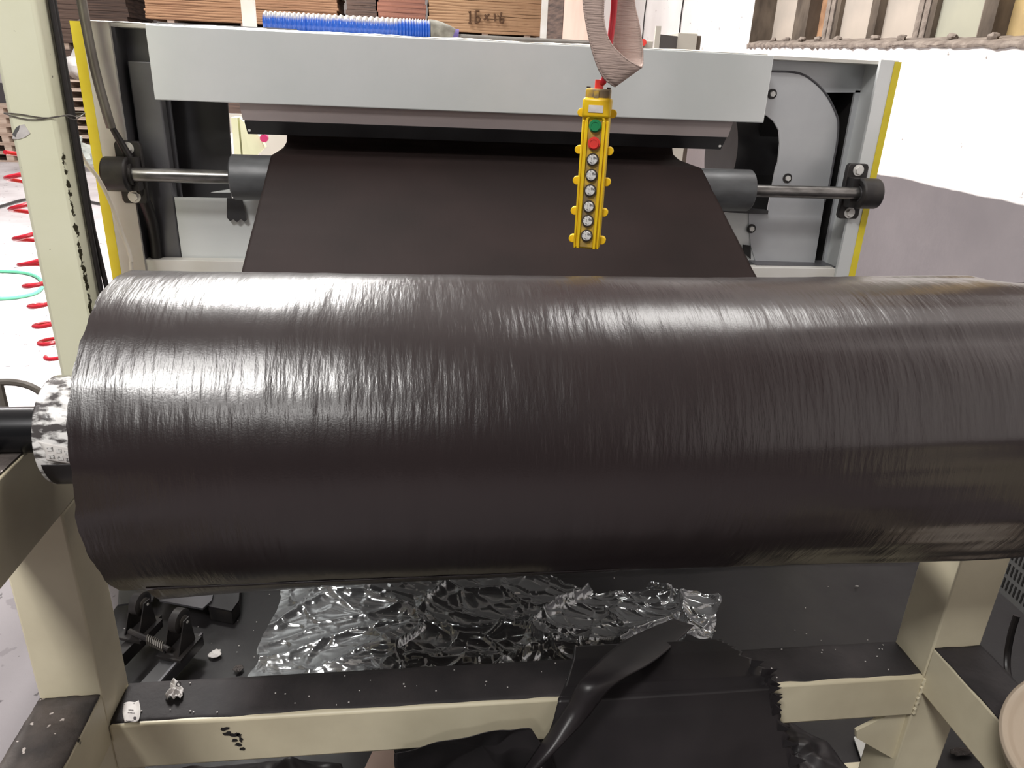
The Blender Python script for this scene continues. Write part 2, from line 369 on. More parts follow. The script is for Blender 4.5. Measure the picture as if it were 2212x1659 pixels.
# ================================================================== SETTING
YB = 15.8
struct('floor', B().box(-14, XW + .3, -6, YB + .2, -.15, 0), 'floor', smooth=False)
struct('ceiling', B().box(-14, XW + .3, -6, YB + .2, 6.2, 6.35), 'ceil', smooth=False)
struct('wall_back', B().box(-14, XW, YB, YB + .2, 0, 6.2), 'wall', smooth=False)
wy0, wy1 = 2.2, PX(1622, 60, XW).y
_p0, _p1 = PX(1622, 97, XW), PX(2212, 96, XW)
sill = _p1.z
def sz(y):      # the old sill slopes up along the wall
    return _p1.z + (_p0.z - _p1.z) * (y - _p1.y) / (_p0.y - _p1.y)
b = B(); b.prism([(XW, -6, 0), (XW, YB, 0), (XW, YB, 6.2), (XW, wy1, 6.2), (XW, wy1, sz(wy1)), (XW, wy0, sz(wy0)), (XW, wy0, 6.2), (XW, -6, 6.2)], (.3, 0, 0))
b.box(XW + .001, XW + .299, wy0, wy1, sill + 1.9, 6.199)
struct('wall_right', b, 'wall', smooth=False)

# window bay: old frame in a recess, boarded panes
win = bpy.data.objects.new('window_1', None); C.objects.link(win); win.location = (XW, (wy0 + wy1) / 2, sill); win['kind'] = 'structure'
XR = XW + .16
def ry(u): return PX(u, 40, XR).y
def wcol(name, u0, u1, x0, x1, m_, z0=None, lab=None):
    ya, yb = ry(u1), ry(u0); z0 = sz(ya) + .035
    o = obj(name, B().box(x0, x1, ya, yb, z0, sill + 1.9), m_, win, smooth=False)
    if lab: o['label'] = lab
obj('jamb', B().box(XW + .002, XR + .10, ry(1668), wy1 - .002, sz(wy1) - .05, sill + 1.9), 'frame_old', win, smooth=False)
wcol('pane', 1668, 1728, XR + .02, XR + .05, 'pane_board')
wcol('mullion', 1728, 1756, XR - .04, XR + .06, 'frame_old')
wcol('pane', 1756, 1782, XR + .05, XR + .08, 'woodpane', lab='warm brown wood pane')
for u in (1784, 1794, 1806): wcol('moulding', u, u + 8, XR - .01, XR + .03, 'frame_old' if u == 1806 else 'mortar')
wcol('pane', 1814, 1888, XR + .02, XR + .05, 'pane_board')
wcol('mullion', 1888, 1904, XR - .03, XR + .06, 'frame_old')
wcol('pane', 1904, 1982, XR + .02, XR + .05, 'pane_board')
for u in (1982, 1996, 2010): wcol('moulding', u, u + 11, XR - .01, XR + .03, 'frame_old' if u == 2010 else 'mortar')
wcol('pane', 2021, 2122, XR + .02, XR + .05, 'pane_green', lab='greenish board pane')
wcol('moulding', 2122, 2136, XR - .01, XR + .04, 'mortar')
wcol('mullion', 2136, 2166, XR - .04, XR + .07, 'frame_old')
wcol('pane', 2166, 2330, XR + .04, XR + .07, 'yellowpane', lab='yellowish pane')
obj('backing', B().box(XW + .26, XW + .29, wy0, wy1, sill, sill + 1.9), 'frame_old', win, smooth=False)
def sillf(u, v):
    y = wy0 + (wy1 - wy0) * u; n = noise.noise((y * 9, v * 4, 1)) * .008 + noise.noise((y * 30, v * 9, 3)) * .004
    prof = [(XW - .008, -.012), (XW - .012, 0), (XW + .0, .012), (XW + .08, .03), (XR + .06, .045)]
    t = v * 4; i = min(3, int(t)); t -= i
    x = prof[i][0] * (1 - t) + prof[i + 1][0] * t; z = prof[i][1] * (1 - t) + prof[i + 1][1] * t
    if v < .06: z -= abs(noise.noise((y * 14, 5, 2))) * .03
    return (x + n * .4, y, sz(y) + z + n * .8)
obj('sill', B().grid(sillf, 260, 16), 'mortar', win, solid=.006)
random.seed(3)
for k, u in enumerate((1672, 1700, 1735, 1768, 1812, 1893, 1950, 2060, 2150)):
    p = PX(u, 78 - k * 1.6, XW + .05); bb = B()
    def lump(a, c, p=p, k=k):
        th, ph = a * PI, c * 2 * PI; r = .022 * (1 + .5 * noise.noise((math.sin(th) * math.cos(ph) * 2 + k, math.sin(th) * math.sin(ph) * 2, math.cos(th) * 2)))
        return (p.x + r * math.sin(th) * math.cos(ph), p.y + 1.6 * r * math.sin(th) * math.sin(ph), sz(p.y) + .036 + r * .8 * math.cos(th))
    obj('mortar_lump', bb.grid(lump, 6, 10, True), 'mortar', win)

# black stained steel sheet on the floor under the stand
def matf(u, v):
    x = -.86 + 3.1 * u; y = .35 + 1.58 * v
    ex = .03 * noise.noise((u * 7, v * 7, 0)); return (x + ex, y + ex, .004 + .002 * noise.noise((x * 3, y * 3, 1)))
bm_ = B().grid(matf, 60, 40)
one('floor_sheet', bm_, 'mat', 'black soot-stained sheet covering the floor beneath the stand and roll', 'sheet', solid=.004)

# ================================================================== ROLL STAND (cream square tube frame)
XLf, XRf = -.53, .975      # inner faces of the side frames
YP0, YP1 = 1.018, 1.114
ZR = H - .975              # rail top
ZA0, ZA1 = H - .624, H - .492
st = thing('roll_stand', 'cream painted square tube stand carrying the big dark film roll, grimy tops', 'stand', ((XLf + XRf) / 2, 1.06, 0))
bt = .0035
obj('post', B().box(XLf - .098, XLf, YP0, YP1, 0.006, ZA0), 'cream_grime', st, bevel=bt)
obj('post', B().box(XRf, XRf + .1, YP0, YP1, 0.006, ZA0), 'cream_grime', st, bevel=bt)
for x0, x1 in ((XLf - .098, XLf), (XRf, XRf + .1)):
    a = obj('arm', B().box(x0, x1, .15, YP1, ZA0, ZA1), 'cream_grime', st, bevel=bt)
    obj('grime', B().box(x0 + .003, x1 - .003, .16, YP1 - .003, ZA1, ZA1 + .0025), 'crust', a)
    r = obj('rail', B().box(x0, x1, .12, YP0, ZR - .105, ZR), 'cream_grime', st, bevel=bt)
    def gr(u, v, x0=x0, x1=x1):
        x = x0 + .002 + (x1 - x0 - .004) * u; y = .13 + (YP0 - .132) * v
        return (x, y, ZR + .001 + .0035 * max(0, noise.noise((x * 25, y * 25, 2)) + .25) + .002 * noise.noise((x * 90, y * 90, 2)) * (1 if x0 < 0 else .3))
    obj('grime', B().grid(gr, 16, 120), 'crust' if x0 < 0 else 'grime', r, solid=.002)
    obj('foot_plate', B().box(x0 - .03, x1 + .03, YP0 - .04, YP1 + .04, .0065, .016), 'cream_grime', st)
    obj('leg', B().box(x0, x1, .14, .24, .0, ZR - .105), 'cream_grime', st, bevel=bt)
ZB = H - 1.042
cb = obj('cross_beam', B().box(XLf, XRf, 1.014, YP1, ZB - .1, ZB), 'cream_grime', st, bevel=.005)
def bg_(u, v):
    x = XLf + .002 + (XRf - XLf - .004) * u; y = 1.019 + (YP1 - 1.022) * v
    return (x, y, ZB + .001 + .0012 * noise.noise((x * 20, y * 20, 2)) - (.003 if v < .02 else 0))
obj('grime', B().grid(bg_, 160, 10), 'grime', cb, solid=.002)
random.seed(21)
for cu_, cv_, rx, rz, n__ in ((487, 1573, .012, .006, 3), (505, 1600, .007, .005, 3), (515, 1590, .005, .008, 2)):
    for q__ in range(n__):
        p = PY(cu_ + q__ * 9 + random.uniform(-4, 4), cv_ + q__ * 8 + random.uniform(-3, 3), 1.0135); n2 = 11; rx *= random.uniform(.7, 1.2)
        obj('paint_chip', B().prism([p + Vector((rx * math.cos(2 * PI * k / n2) * random.uniform(.4, 1), 0, rz * math.sin(2 * PI * k / n2) * random.uniform(.4, 1))) for k in range(n2)], (0, -.0008, 0)), 'black_steel', cb, smooth=False)

b = B().prism([(XRf, 1.03, ZB - .1), (XRf, 1.03, ZB - .235), (XRf - .095, 1.03, ZB - .17), (XRf - .1, 1.03, ZB - .15), (XRf - .02, 1.03, ZB - .1)], (0, .008, 0))
obj('gusset_plate', b, 'cream_grime', st)
obj('weld_seam', B().tube([(XRf - .001 + .0015 * math.sin(k * 2.1), 1.013, ZB - .004 - .0045 * k) for k in range(21)], [.003 + .0008 * (k % 2) for k in range(21)], 8), 'cream_grime', st)
# bearing blocks for the shaft on the arms
DR = 1.08; ZC = H - .4640; YC = .977; RR = .2150
for x0, x1 in ((XLf - .088, XLf - .03), (XRf + .02, XRf + .08)):
    c = B(); n = 20
    pts = [(x0, YC - .07, ZA1 + .002), (x0, YC + .07, ZA1 + .002), (x0, YC + .07, ZA1 + .012)] + [(x0, YC + .034 * math.cos(a), ZC - .003 + .034 * math.sin(a)) for a in [PI + 0 + PI * k / 12 for k in range(12, -1, -1)]][::1] + [(x0, YC - .07, ZA1 + .012)]
    obj('saddle_block', B().box(x0, x1, YC - .075, YC - .036, ZA1 + .001, ZA1 + .02), 'black_steel', st, bevel=.003)
    obj('saddle_block', B().box(x0, x1, YC + .036, YC + .075, ZA1 + .001, ZA1 + .02), 'black_steel', st, bevel=.003)

# shaft through the roll
sh = thing('winding_shaft', 'black steel shaft through the roll core, resting on the stand arms', 'shaft', (.2, YC, ZC))
obj('shaft_body', B().cyl((-.86, YC, ZC), (1.2, YC, ZC), .0315, 40), 'blackshaft', sh)
obj('collar', B().ring((-.85, YC, ZC), (-.80, YC, ZC), .05, .0315, 32), 'black_steel', sh)

# ================================================================== FILM ROLL
XL, XE = -.383, .945
def rollf(u, v):
    x = XL + (XE - XL) * u; a = 2 * PI * v
    ca, sa = math.cos(a), math.sin(a)          # a=0 is away from camera, a=90deg is up
    d = .0012 * noise.noise((x * 3, ca * 2, sa * 2 + 4))
    d += .0006 * noise.noise((x * 34, ca * 2.2, sa * 2.2))
    # wrinkles dragged toward the left edge
    e = max(0, 1 - (x - XL) / .10)
    d += e * .0022 * noise.noise((x * 6, ca * 5, sa * 5 + 9))
    # long loose folds at the right end
    w_ = min(1, max(0, (x - .30) / .6)); w_ = w_ * w_ * (3 - 2 * w_)
    ff = noise.noise((x * 1.1 + 3, a * 3.2 - x * .5, 2.2)); d += w_ * .0055 * ff
    d += w_ * .0028 * noise.noise((x * 1.7, a * 8 + x * 1.2, 5))
    # slightly lifted loose layer on the top back right and at the bottom
    tb = math.exp(-((a - math.radians(72)) / .09) ** 2) * w_; d += .006 * tb
    tb = math.exp(-((a - math.radians(58)) / .07) ** 2) * w_; d += .009 * tb
    lb = math.exp(-((a - math.radians(228)) / .10) ** 2); d += .004 * lb * (.4 + w_)
    r = RR + d
    if u == 0: x += .010 * max(0, math.cos(a - .9)) ** 3 + .004 * noise.noise((ca * 3, sa * 3, 1)) + .0015 * noise.noise((ca * 14, sa * 14, 1))
    if u == 1 or u > .93:
        q_ = (u - .93) / .07; aa = min(1, max(0, (math.radians(92) - (a if a < 5 else a - 2 * PI)) / math.radians(14))); aa = aa if a < PI else 0
        x -= .065 * aa * q_; r -= .004 * q_
    if u == 1: x += .012 * noise.noise((ca * 2, sa * 2, 7))
    return (x, YC + r * ca, ZC + r * sa)
rl = thing('film_roll', 'huge roll of dark brown glossy film with wrinkled surface on the stand', 'film roll', (.28, YC, ZC))
NU, NV = 420, 420
def ur(u):  # denser at the left edge
    return u
b = B().grid(lambda u, v: rollf(u, v), NU, NV, True)
obj('film_winding', b, 'roll', rl, angle=60)
for sgn, xe in ((-1, XL + .002), (1, XE - .008)):
    def capf(u, v, xe=xe, sgn=sgn):
        a = 2 * PI * v; r = .062 + (RR - .0035 - .062) * u
        return (xe + sgn * (-.004 * (1 - u)) + .0012 * math.sin(r * 900) - sgn * .0, YC + r * math.cos(a), ZC + r * math.sin(a))
    obj('roll_end', B().grid(capf, 60, 90, True), 'film', rl, solid=.001)
# loose flap at the lower left
def flap(u, v):
    x = XL + .035 + .62 * u; a = math.radians(224 + 14 * v); r = RR + .002 + .010 * v * math.exp(-u * 3)
    x2 = x - .03 * v * (1 - u) * 0
    return (x2, YC + r * math.cos(a), ZC + r * math.sin(a) - .004 * v * (1 - u))
obj('loose_flap', B().grid(flap, 40, 8), 'roll', rl, solid=.0012)
# protruding core with torn paper under clear wrap
co = obj('core', B().ring((XL - .106, YC, ZC), (XL + .02, YC, ZC), .0745, .064, 64), 'core', rl, bevel=.002)
obj('clear_wrap', B().ring((XL - .028, YC, ZC), (XL + .0, YC, ZC), .0785, .0752, 64), 'bag', rl)
obj('core_plug', B().ring((XL - .098, YC, ZC), (XL - .06, YC, ZC), .0635, .032, 48), 'black_steel', rl)
def lab(u, v):
    a = math.radians(212 - 30 * u - 16 * v) ; x = XL - .108 + .062 * v + .006 * u
    x = XL - .098 + .062 * v + .006 * u; a = math.radians(166 + 20 * u + 12 * v); return (x + .004 * math.sin(u * 3), YC + .0752 * math.cos(a), ZC + .0752 * math.sin(a))
lb_ = obj('paper_label', B().grid(lab, 14, 12), 'paper', rl, solid=.0004)
b = B()
for r_ in range(2):
    for c in range(5):
        a = math.radians(174 + 8 * r_ + 2.0 * c); x = XL - .084 + .010 * c
        n_ = Vector((0, math.cos(a), math.sin(a))); t_ = Vector((0, -math.sin(a), math.cos(a)))
        b.obox(Vector((x, YC, ZC)) + n_ * .0757, X_, t_, n_, .0034, .0028, .0002)
obj('printed_marks', b, 'cap', rl, smooth=False)
# label-less black patch area of wrap
def patch(u, v):
    a = math.radians(192 + 40 * u); x = XL - .100 + .075 * v * (1 + .25 * noise.noise((u * 6, 0, 3)))
    return (x, YC + .0749 * math.cos(a), ZC + .0749 * math.sin(a))
obj('black_patch', B().grid(patch, 20, 6), 'blackfilm', rl, solid=.0003)

# ================================================================== MACHINE
YF = 2.36
mc = thing('laminating_machine', 'silver sheet-metal machine with yellow edged frame behind the roll', 'machine', (.3, 2.7, 0))
def plate(name, pts, Y, th, m_, par=mc, bevel=0, **kw):
    return obj(name, B().prism([PY(u, v, Y) for u, v in pts], (0, th, 0)), m_, par, bevel=bevel, smooth=False, **kw)
def down(u1, v1, u2, v2, Y, z=.02):      # extend the pixel line to the floor
    a, c = PY(u1, v1, Y), PY(u2, v2, Y); t = (z - a.z) / (c.z - a.z); return a + (c - a) * t
ztop = PY(1085, 88, YF).z
xl0, xl1 = PY(205, 250, YF).x, PY(262, 250, YF).x     # cream face of left post
def postp(name, xs, Y, th, m_, z0=.02, z1=None, **kw):
    return obj(name, B().box(xs[0], xs[1], Y, Y + th, z0, z1 or ztop), m_, mc, smooth=False, **kw)
XA = PY(207, 250, YF).x; XB = PY(272, 300, YF).x; XH = PY(333, 217, YF).x
XC = PY(1868, 300, YF).x; XD = PY(1905, 300, YF).x
print('machine x', XA, XB, XH, XC, XD, 'ztop', ztop)
postp('frame_post', (XA, XB), YF, .012, 'white_steel')
postp('frame_post', (XC, XD), YF, .012, 'galv')
xy0 = PY(1897, 300, YF).x; xy1 = PY(1911, 300, YF).x
obj('yellow_strip', B().box(XA - .028, XA, YF - .001, YF + .16, .02, ztop - .004), 'yellow_edge', mc, smooth=False)
obj('yellow_strip', B().box(xy0, xy1, YF - .002, YF + .010, .02, ztop - .004), 'yellow_edge', mc, smooth=False)
# side walls running back
obj('side_wall', B().box(XA, XA + .012, YF + .012, 3.3, .02, ztop - .01), 'dark_steel', mc, smooth=False)
obj('side_wall', B().box(xy0 - .012, xy0, YF + .012, 3.3, .02, ztop - .01), 'galv', mc, smooth=False)
obj('slot_shade_panel', B().box(xy0 - .018, xy0 - .0125, 2.512, 3.28, .3, ztop - .02), 'ventdark', mc, smooth=False)  # added dark panel, paints shade into the slot beside the arch plate
# left recess: dark inner face and grey channel
obj('inner_return', B().box(XB - .006, XB, YF + .012, 2.62, .3, ztop - .012), 'grey_channel', mc, smooth=False)
obj('recess_back', B().box(XB, XH + .01, 2.47, 2.48, .3, ztop - .012), 'grey_channel', mc, smooth=False)
ch0 = PY(284, 200, 2.42).x
z_ch = PY(300, 132, 2.42).z
obj('channel', B().box(ch0, XH, 2.42, 2.465, .3, z_ch), 'grey_channel', mc, smooth=False, bevel=.004)
# header sheet
hz1 = PY(1000, 86, 2.335).z; hz0 = PY(1000, 241, 2.335).z
XHR = PY(1660, 200, 2.335).x; XHL = PY(324, 140, 2.335).x
hd = obj('header_panel', B().box(XHL, XHR, 2.335, 2.40, hz0, hz1), 'galv', mc, smooth=False, bevel=.003)
# ragged dust ridge and flashing on top
def dustf(u, v):
    x = XA + (XHR - XA) * u; y = 2.34 + .05 * v
    return (x, y, hz1 + .0015 + (.004 + .005 * abs(noise.noise((x * 22, y * 22, 3)))) * math.sin(PI * v) * (.4 + abs(noise.noise((x * 3, 4, 1)))))
obj('dust_ridge', B().grid(dustf, 300, 6), 'whitehose', mc, kind='stuff')
obj('top_plate', B().box(XA, XD, YF + .04, 3.3, ztop - .012, ztop - .002), 'white_steel', mc, smooth=False)
obj('flashing_strip', B().box(XHL + .01, PY(640, 70, 2.42).x, 2.41, 2.44, hz1 + .001, hz1 + .010), 'grey_channel', mc, smooth=False)
# hood: one bent sheet, bright and dark reflections painted as two facet colours
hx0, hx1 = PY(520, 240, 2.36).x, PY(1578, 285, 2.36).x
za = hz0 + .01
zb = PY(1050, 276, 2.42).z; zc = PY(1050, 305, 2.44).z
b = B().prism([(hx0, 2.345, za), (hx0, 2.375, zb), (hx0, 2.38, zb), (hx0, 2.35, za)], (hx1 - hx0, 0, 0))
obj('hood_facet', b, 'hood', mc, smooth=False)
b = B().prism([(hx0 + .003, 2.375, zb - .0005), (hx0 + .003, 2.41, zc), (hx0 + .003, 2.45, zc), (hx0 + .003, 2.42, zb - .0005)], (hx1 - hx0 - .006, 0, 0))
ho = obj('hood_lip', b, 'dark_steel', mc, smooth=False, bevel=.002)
for x in (hx0 + .012, hx1 - .014):
    obj('screw', B().cyl((x, 2.394, zc + .012), (x, 2.405, zc + .012), .004, 10), 'bolt', ho)
# left: dark plate seen through the opening, silver lower panel, sill
plate('dark_plate', [(320, 205), (492, 222), (500, 345), (500, 432), (330, 425)], 2.56, .01, 'dark_steel')
lp = obj('lower_panel', B().box(XH + .002, PY(600, 500, 2.42).x + .1, 2.42, 2.432, .35, PY(450, 428, 2.42).z), 'galv', mc, smooth=False)
zsl = PY(500, 562, 2.38).z
obj('sill_rail', B().box(XA + .02, XC, 2.37, 2.41, zsl - .09, zsl), 'white_steel', mc, smooth=False, bevel=.002)
plate('hanging_rag', [(490, 428), (523, 428), (533, 475), (528, 479), (520, 473), (512, 480), (504, 474), (497, 478), (490, 470)], 2.40, .002, 'dark_steel', lp)
# lever plate seen above the roller left side
plate('edge_bar', [(455, 416), (502, 408), (502, 416)], 2.44, .01, 'galv')
# right end: back plate with slot, arch plate
yB = 2.50
plate('back_plate', [(1640, 128), (1900, 133), (1893, 200), (1640, 200)], yB, .01, 'silver')
plate('back_plate', [(1848, 195), (1896, 197), (1812, 585), (1774, 585)], yB, .01, 'silver')
obj('slot_back', B().box(PY(1640, 300, 2.62).x, XD - .012, 2.62, 2.63, .3, ztop - .02), 'ventdark', mc, smooth=False)
Uo = [(1640, 153), (1669, 154), (1726, 158), (1761, 178), (1788, 208), (1807, 247), (1811, 270), (1808, 310), (1801, 347), (1791, 401), (1781, 436), (1759, 571)]
Ui = [(1634, 571), (1622, 532), (1618, 480), (1618, 459), (1658, 457), (1667, 410), (1676, 363), (1681, 350), (1685, 309), (1683, 282), (1672, 262), (1653, 247), (1640, 244)]
bb = B(); P = [PY(u, v, 2.46) for u, v in Uo + Ui]
bb.prism(P, (0, .008, 0))
ap = obj('arch_plate', bb, 'silver', mc, smooth=False)
# rim bead along outer curve
obj('arch_rim', B().tube(spline([PY(u, v, 2.458) for u, v in Uo[:-1]], 5), .0032, 8), 'grey_channel', ap)
for (u, v, r) in ((1668, 203, .009), (1701, 385, .009), (1623, 494, .009)):
    p = PY(u, v, 2.458)
    bo = obj('bolt', B().cyl(p, p - Y_ * .008, r, 6), 'bolt', ap, smooth=False)
    obj('bolt_hole', B().ring(p + Y_ * .001, p - Y_ * .001, r * 1.75, r * 1.05, 24), 'black_steel', ap)
# dark drum behind the arch opening
c0 = PY(1600, 330, 2.8)
obj('drum', B().cyl((PY(1545, 300, 2.75).x + .03, 2.76, PY(1620, 330, 2.75).z), (PY(1700, 300, 2.75).x + .06, 2.76, PY(1640, 330, 2.75).z), .155, 48), 'dark_steel', mc)
plate('cross_ledge', [(1545, 449), (1660, 455), (1659, 463), (1545, 458)], 2.44, .03, 'dark_steel')
plate('notch', [(1606, 529), (1622, 531), (1622, 560), (1606, 545)], 2.453, .006, 'ventdark')
plate('lower_panel', [(1480, 459), (1622, 461), (1640, 585), (1480, 580)], 2.465, .01, 'galv')
plate('sill_strip', [(1633, 571), (1805, 576), (1803, 583), (1633, 579)], 2.40, .1, 'grey_channel')
zr = PY(1700, 584, 2.37).z
obj('base_box', B().box(XH, XC, 2.43, 3.25, .02, zr - .12), 'galv', mc, smooth=False)

# film guide roller with shaft and bearings
YR, = (2.30,)
pc = PY(1055, 392, YR); ZRo = PY(1055, 397, YR).z
xr0, xr1 = PY(503, 381, YR).x, PY(1618, 412, YR).x
ro = obj('guide_roller', B().tube([(xr0, YR, ZRo), (xr0 + .004, YR, ZRo), (xr1 - .004, YR, ZRo), (xr1, YR, ZRo)], [.060, .064, .064, .060], 48), 'rubber', mc)
xs0, xs1 = PY(262, 372, YR).x, PY(1868, 415, YR).x
obj('roller_shaft', B().cyl((xs0, YR, ZRo), (xs1, YR, ZRo), .0195, 28), 'shaft', mc)
for xc, sg in ((PY(254, 372, YR).x, 1), (PY(1873, 415, YR).x, -1)):
    be = obj('bearing_housing', B().ring((xc - .034, YR, ZRo), (xc + .034, YR, ZRo), .048, .024, 36), 'black_steel', mc, bevel=.006)
    obj('bearing_hub', B().ring((xc - .03 - .0, YR, ZRo), (xc + .03 + .012 * sg, YR, ZRo), .030, .0195, 28), 'grey_channel' if sg < 0 else 'black_steel', be)
    bx = xc + .022 * sg
    obj('base_plate', B().prism([(bx - .03, YF - .02, ZRo - .088), (bx + .03, YF - .02, ZRo - .088), (bx + .036, YF - .02, ZRo - .078), (bx + .036, YF - .02, ZRo + .078), (bx + .03, YF - .02, ZRo + .088), (bx - .03, YF - .02, ZRo + .088), (bx - .036, YF - .02, ZRo + .078), (bx - .036, YF - .02, ZRo - .078)], (0, .019, 0)), 'black_steel', be, bevel=.003)
    obj('pedestal', B().box(bx - .03, bx + .03, YR, YF - .02, ZRo - .046, ZRo + .046), 'black_steel', be)
    for s2 in (-1, 1):
        p = Vector((bx, YF - .02, ZRo + s2 * .068))
        obj('bolt', B().cyl(p, p - Y_ * .012, .0125, 6).cyl(p, p - Y_ * .003, .018, 20), 'bolt', be, smooth=False)
# side brackets and hidden lower guide roller
YG, ZG = 1.56, H - .585
for x in (-.47, .97):
    obj('guide_bracket', B().obox(((x), (YG + YF) / 2, (ZG + .62) / 2), X_, (Vector((0, YF - YG, .62 - ZG))).normalized(), X_.cross(Vector((0, YF - YG, .62 - ZG)).normalized()), .006, .5 * math.hypot(YF - YG, .62 - ZG), .02), 'grey_channel', mc, smooth=False)
obj('lower_guide_roller', B().cyl((-.464, YG, ZG), (.964, YG, ZG), .03, 32), 'rubber', mc)

# film web
ra = .0655
t1 = Vector((0, 1.8 - 2.3, -.449 + .225)).normalized()
prof = [(2.60, ZRo + .30), (2.595, ZRo + ra + .05), (2.57, ZRo + ra + .015), (2.50, ZRo + ra + .003), (2.36, ZRo + ra)]
ang = math.atan2(.224, .5)
for k in range(9):
    a = PI / 2 + ang * k / 8; prof.append((YR + ra * math.cos(a), ZRo + ra * math.sin(a)))
y0_, z0_ = prof[-1]
n_ = 14; yE, zE = YG - .031 * math.sin(ang) , ZG + .031 * math.cos(ang) + .002
for k in range(1, n_ + 1): t = k / n_; prof.append((y0_ + (yE - y0_) * t, z0_ + (zE - z0_) * t))
prof += [(YG - .033, ZG + .006), (YG - .028, ZG - .018)]
prof += [(YC + .02, ZC - RR - .004)]
acc = [0]
for i in range(1, len(prof)): acc.append(acc[-1] + math.hypot(prof[i][0] - prof[i - 1][0], prof[i][1] - prof[i - 1][1]))
def webf(u, v):
    s_ = v * acc[-1]; i = 0
    while i < len(acc) - 2 and acc[i + 1] < s_: i += 1
    t = (s_ - acc[i]) / (acc[i + 1] - acc[i]); y = prof[i][0] * (1 - t) + prof[i + 1][0] * t; z = prof[i][1] * (1 - t) + prof[i + 1][1] * t
    x = -.4185 + 1.288 * u; free = 1 if 1.6 < y < 2.2 else 0
    e = math.exp(-u * 14) + math.exp(-(1 - u) * 14)
    free2 = min(1, max(0, (2.27 - y) / .15)) * min(1, max(0, (y - 1.56) / .1))
    z += free2 * (.003 * e * noise.noise((u * 3, y * 26, 1)) + .0016 * noise.noise((u * 2 + y * 2, y * 9, 4)))
    return (x, y, z)
one('film_web', B().grid(webf, 160, 150), 'film', 'taut dark brown film sheet running from the machine roller down behind the roll', 'film', solid=.0008, angle=60)

# ================================================================== things on and behind the machine
# blue hose lying on top of machine
def hosepath():
    pts = [PY(572, 63, 2.62), PY(700, 68, 2.62), PY(850, 78, 2.62), PY(930, 85, 2.62)]
    zt = ztop + .03
    return [Vector((p.x, p.y, ztop + .028 + .0 * i)) for i, p in enumerate(pts)]
hp = spline(hosepath(), 100)
n = len(hp); nr = 37
rs = [.0305 + .0045 * abs(math.sin(PI * nr * i / (n - 1))) for i in range(n)]
hs = thing('corrugated_hose', 'dusty blue corrugated suction hose lying along the machine top', 'hose', tuple(hp[0] - Z_ * .03))
obj('hose_body', B().tube(hp, rs, 20), 'blue', hs, angle=80)
e = hp[-1]
ep = spline([e, e + Vector((.02, 0, 0)), e + Vector((.05, .0, -.006)), e + Vector((.075, .0, -.014))], 6)
obj('taped_elbow', B().tube(ep, [.036 - .010 * (i / (len(ep) - 1)) + .002 * noise.noise((i, 0, 0)) for i in range(len(ep))], 18), 'dustgrey', hs)
obj('purple_collar', B().cyl(ep[-1] - X_ * .004, ep[-1] + Vector((.012, 0, -.002)), .027, 20), 'purple', hs)
pp0 = ep[-1] + Vector((.012, 0, -.004)); 
one('suction_pipe', B().cyl(Vector((pp0.x, pp0.y, ztop + .012)), (PY(1300, 98, 2.62).x, 2.62, ztop + .012), .0135, 18), 'pipe', 'dull grey pipe continuing from the blue hose end along the machine top', 'pipe')
# grey-white upright bar behind the machine top
xb = PY(536, 30, 2.75).x
one('upright_bar', B().box(xb - .021, xb + .021, 2.75, 2.775, ztop - .0015, 2.05), 'white_steel', 'pale grey flat upright bar beside the left end of the blue hose', 'bar', bevel=.002)
# conduit at left
cp = [PY(160, -120, 2.30), PY(176, 0, 2.30), PY(203, 140, 2.30), PY(228, 235, 2.30), PY(240, 275, 2.31)]
cd = thing('conduit', 'grey conduit pipe running down the left machine post into a black hose', 'conduit', tuple(cp[-1]))
obj('pipe', B().tube(spline(cp, 8), .0125, 16), 'pipe', cd)
bh = [PY(238, 268, 2.312), PY(262, 310, 2.325), PY(285, 352, 2.33), PY(300, 400, 2.345), PY(325, 470, 2.38), PY(335, 520, 2.40), PY(338, 557, 2.40)]
obj('black_hose', B().tube(spline(bh, 8), [.008 + .009 * min(1, i / 30) for i in range(49)], 14), 'blackcable', cd)

# electrical cabinet and door by the right wall
c = thing('control_cabinet', 'small grey electrical cabinet with open dark door behind the machine top', 'cabinet', (PY(1480, 100, 4.6).x, 4.6, 0))
xa, xb_ = PY(1462, 95, 4.6).x, PY(1505, 95, 4.6).x; zt = PY(1480, 71, 4.6).z
obj('housing', B().box(xa, xb_, 4.6, 4.85, 0, zt), 'cab', c, bevel=.004, smooth=False)
obj('back_panel', B().box(xb_, xb_ + .03, 4.62, 4.85, 0, zt - .01), 'frame_old', c, smooth=False)
obj('door', B().prism([(PY(1420, 95, 4.5).x, 4.5, 1.0), (xa, 4.6, 1.0), (xa, 4.6, zt - .02), (PY(1420, 95, 4.5).x, 4.5, zt - .02)], (.0, .012, 0)), 'cabdark', c, smooth=False)
obj('door_edge', B().box(PY(1413, 95, 4.49).x, PY(1424, 95, 4.49).x, 4.485, 4.50, 1.0, zt + .02), 'cab', c, smooth=False)
xs_ = PY(1398, 95, 4.6).x
c2 = thing('switch_box', 'small pale switch box with red knob left of the grey cabinet', 'switch box', (xs_, 4.6, 0))
obj('housing', B().box(xs_ - .05, xs_ + .035, 4.6, 4.7, 0, PY(1398, 88, 4.6).z), 'cab', c2, bevel=.004, smooth=False)
p = PY(1388, 92, 4.6); obj('knob', B().cyl(p, p - Y_ * .02, .018, 14), 'red', c2)

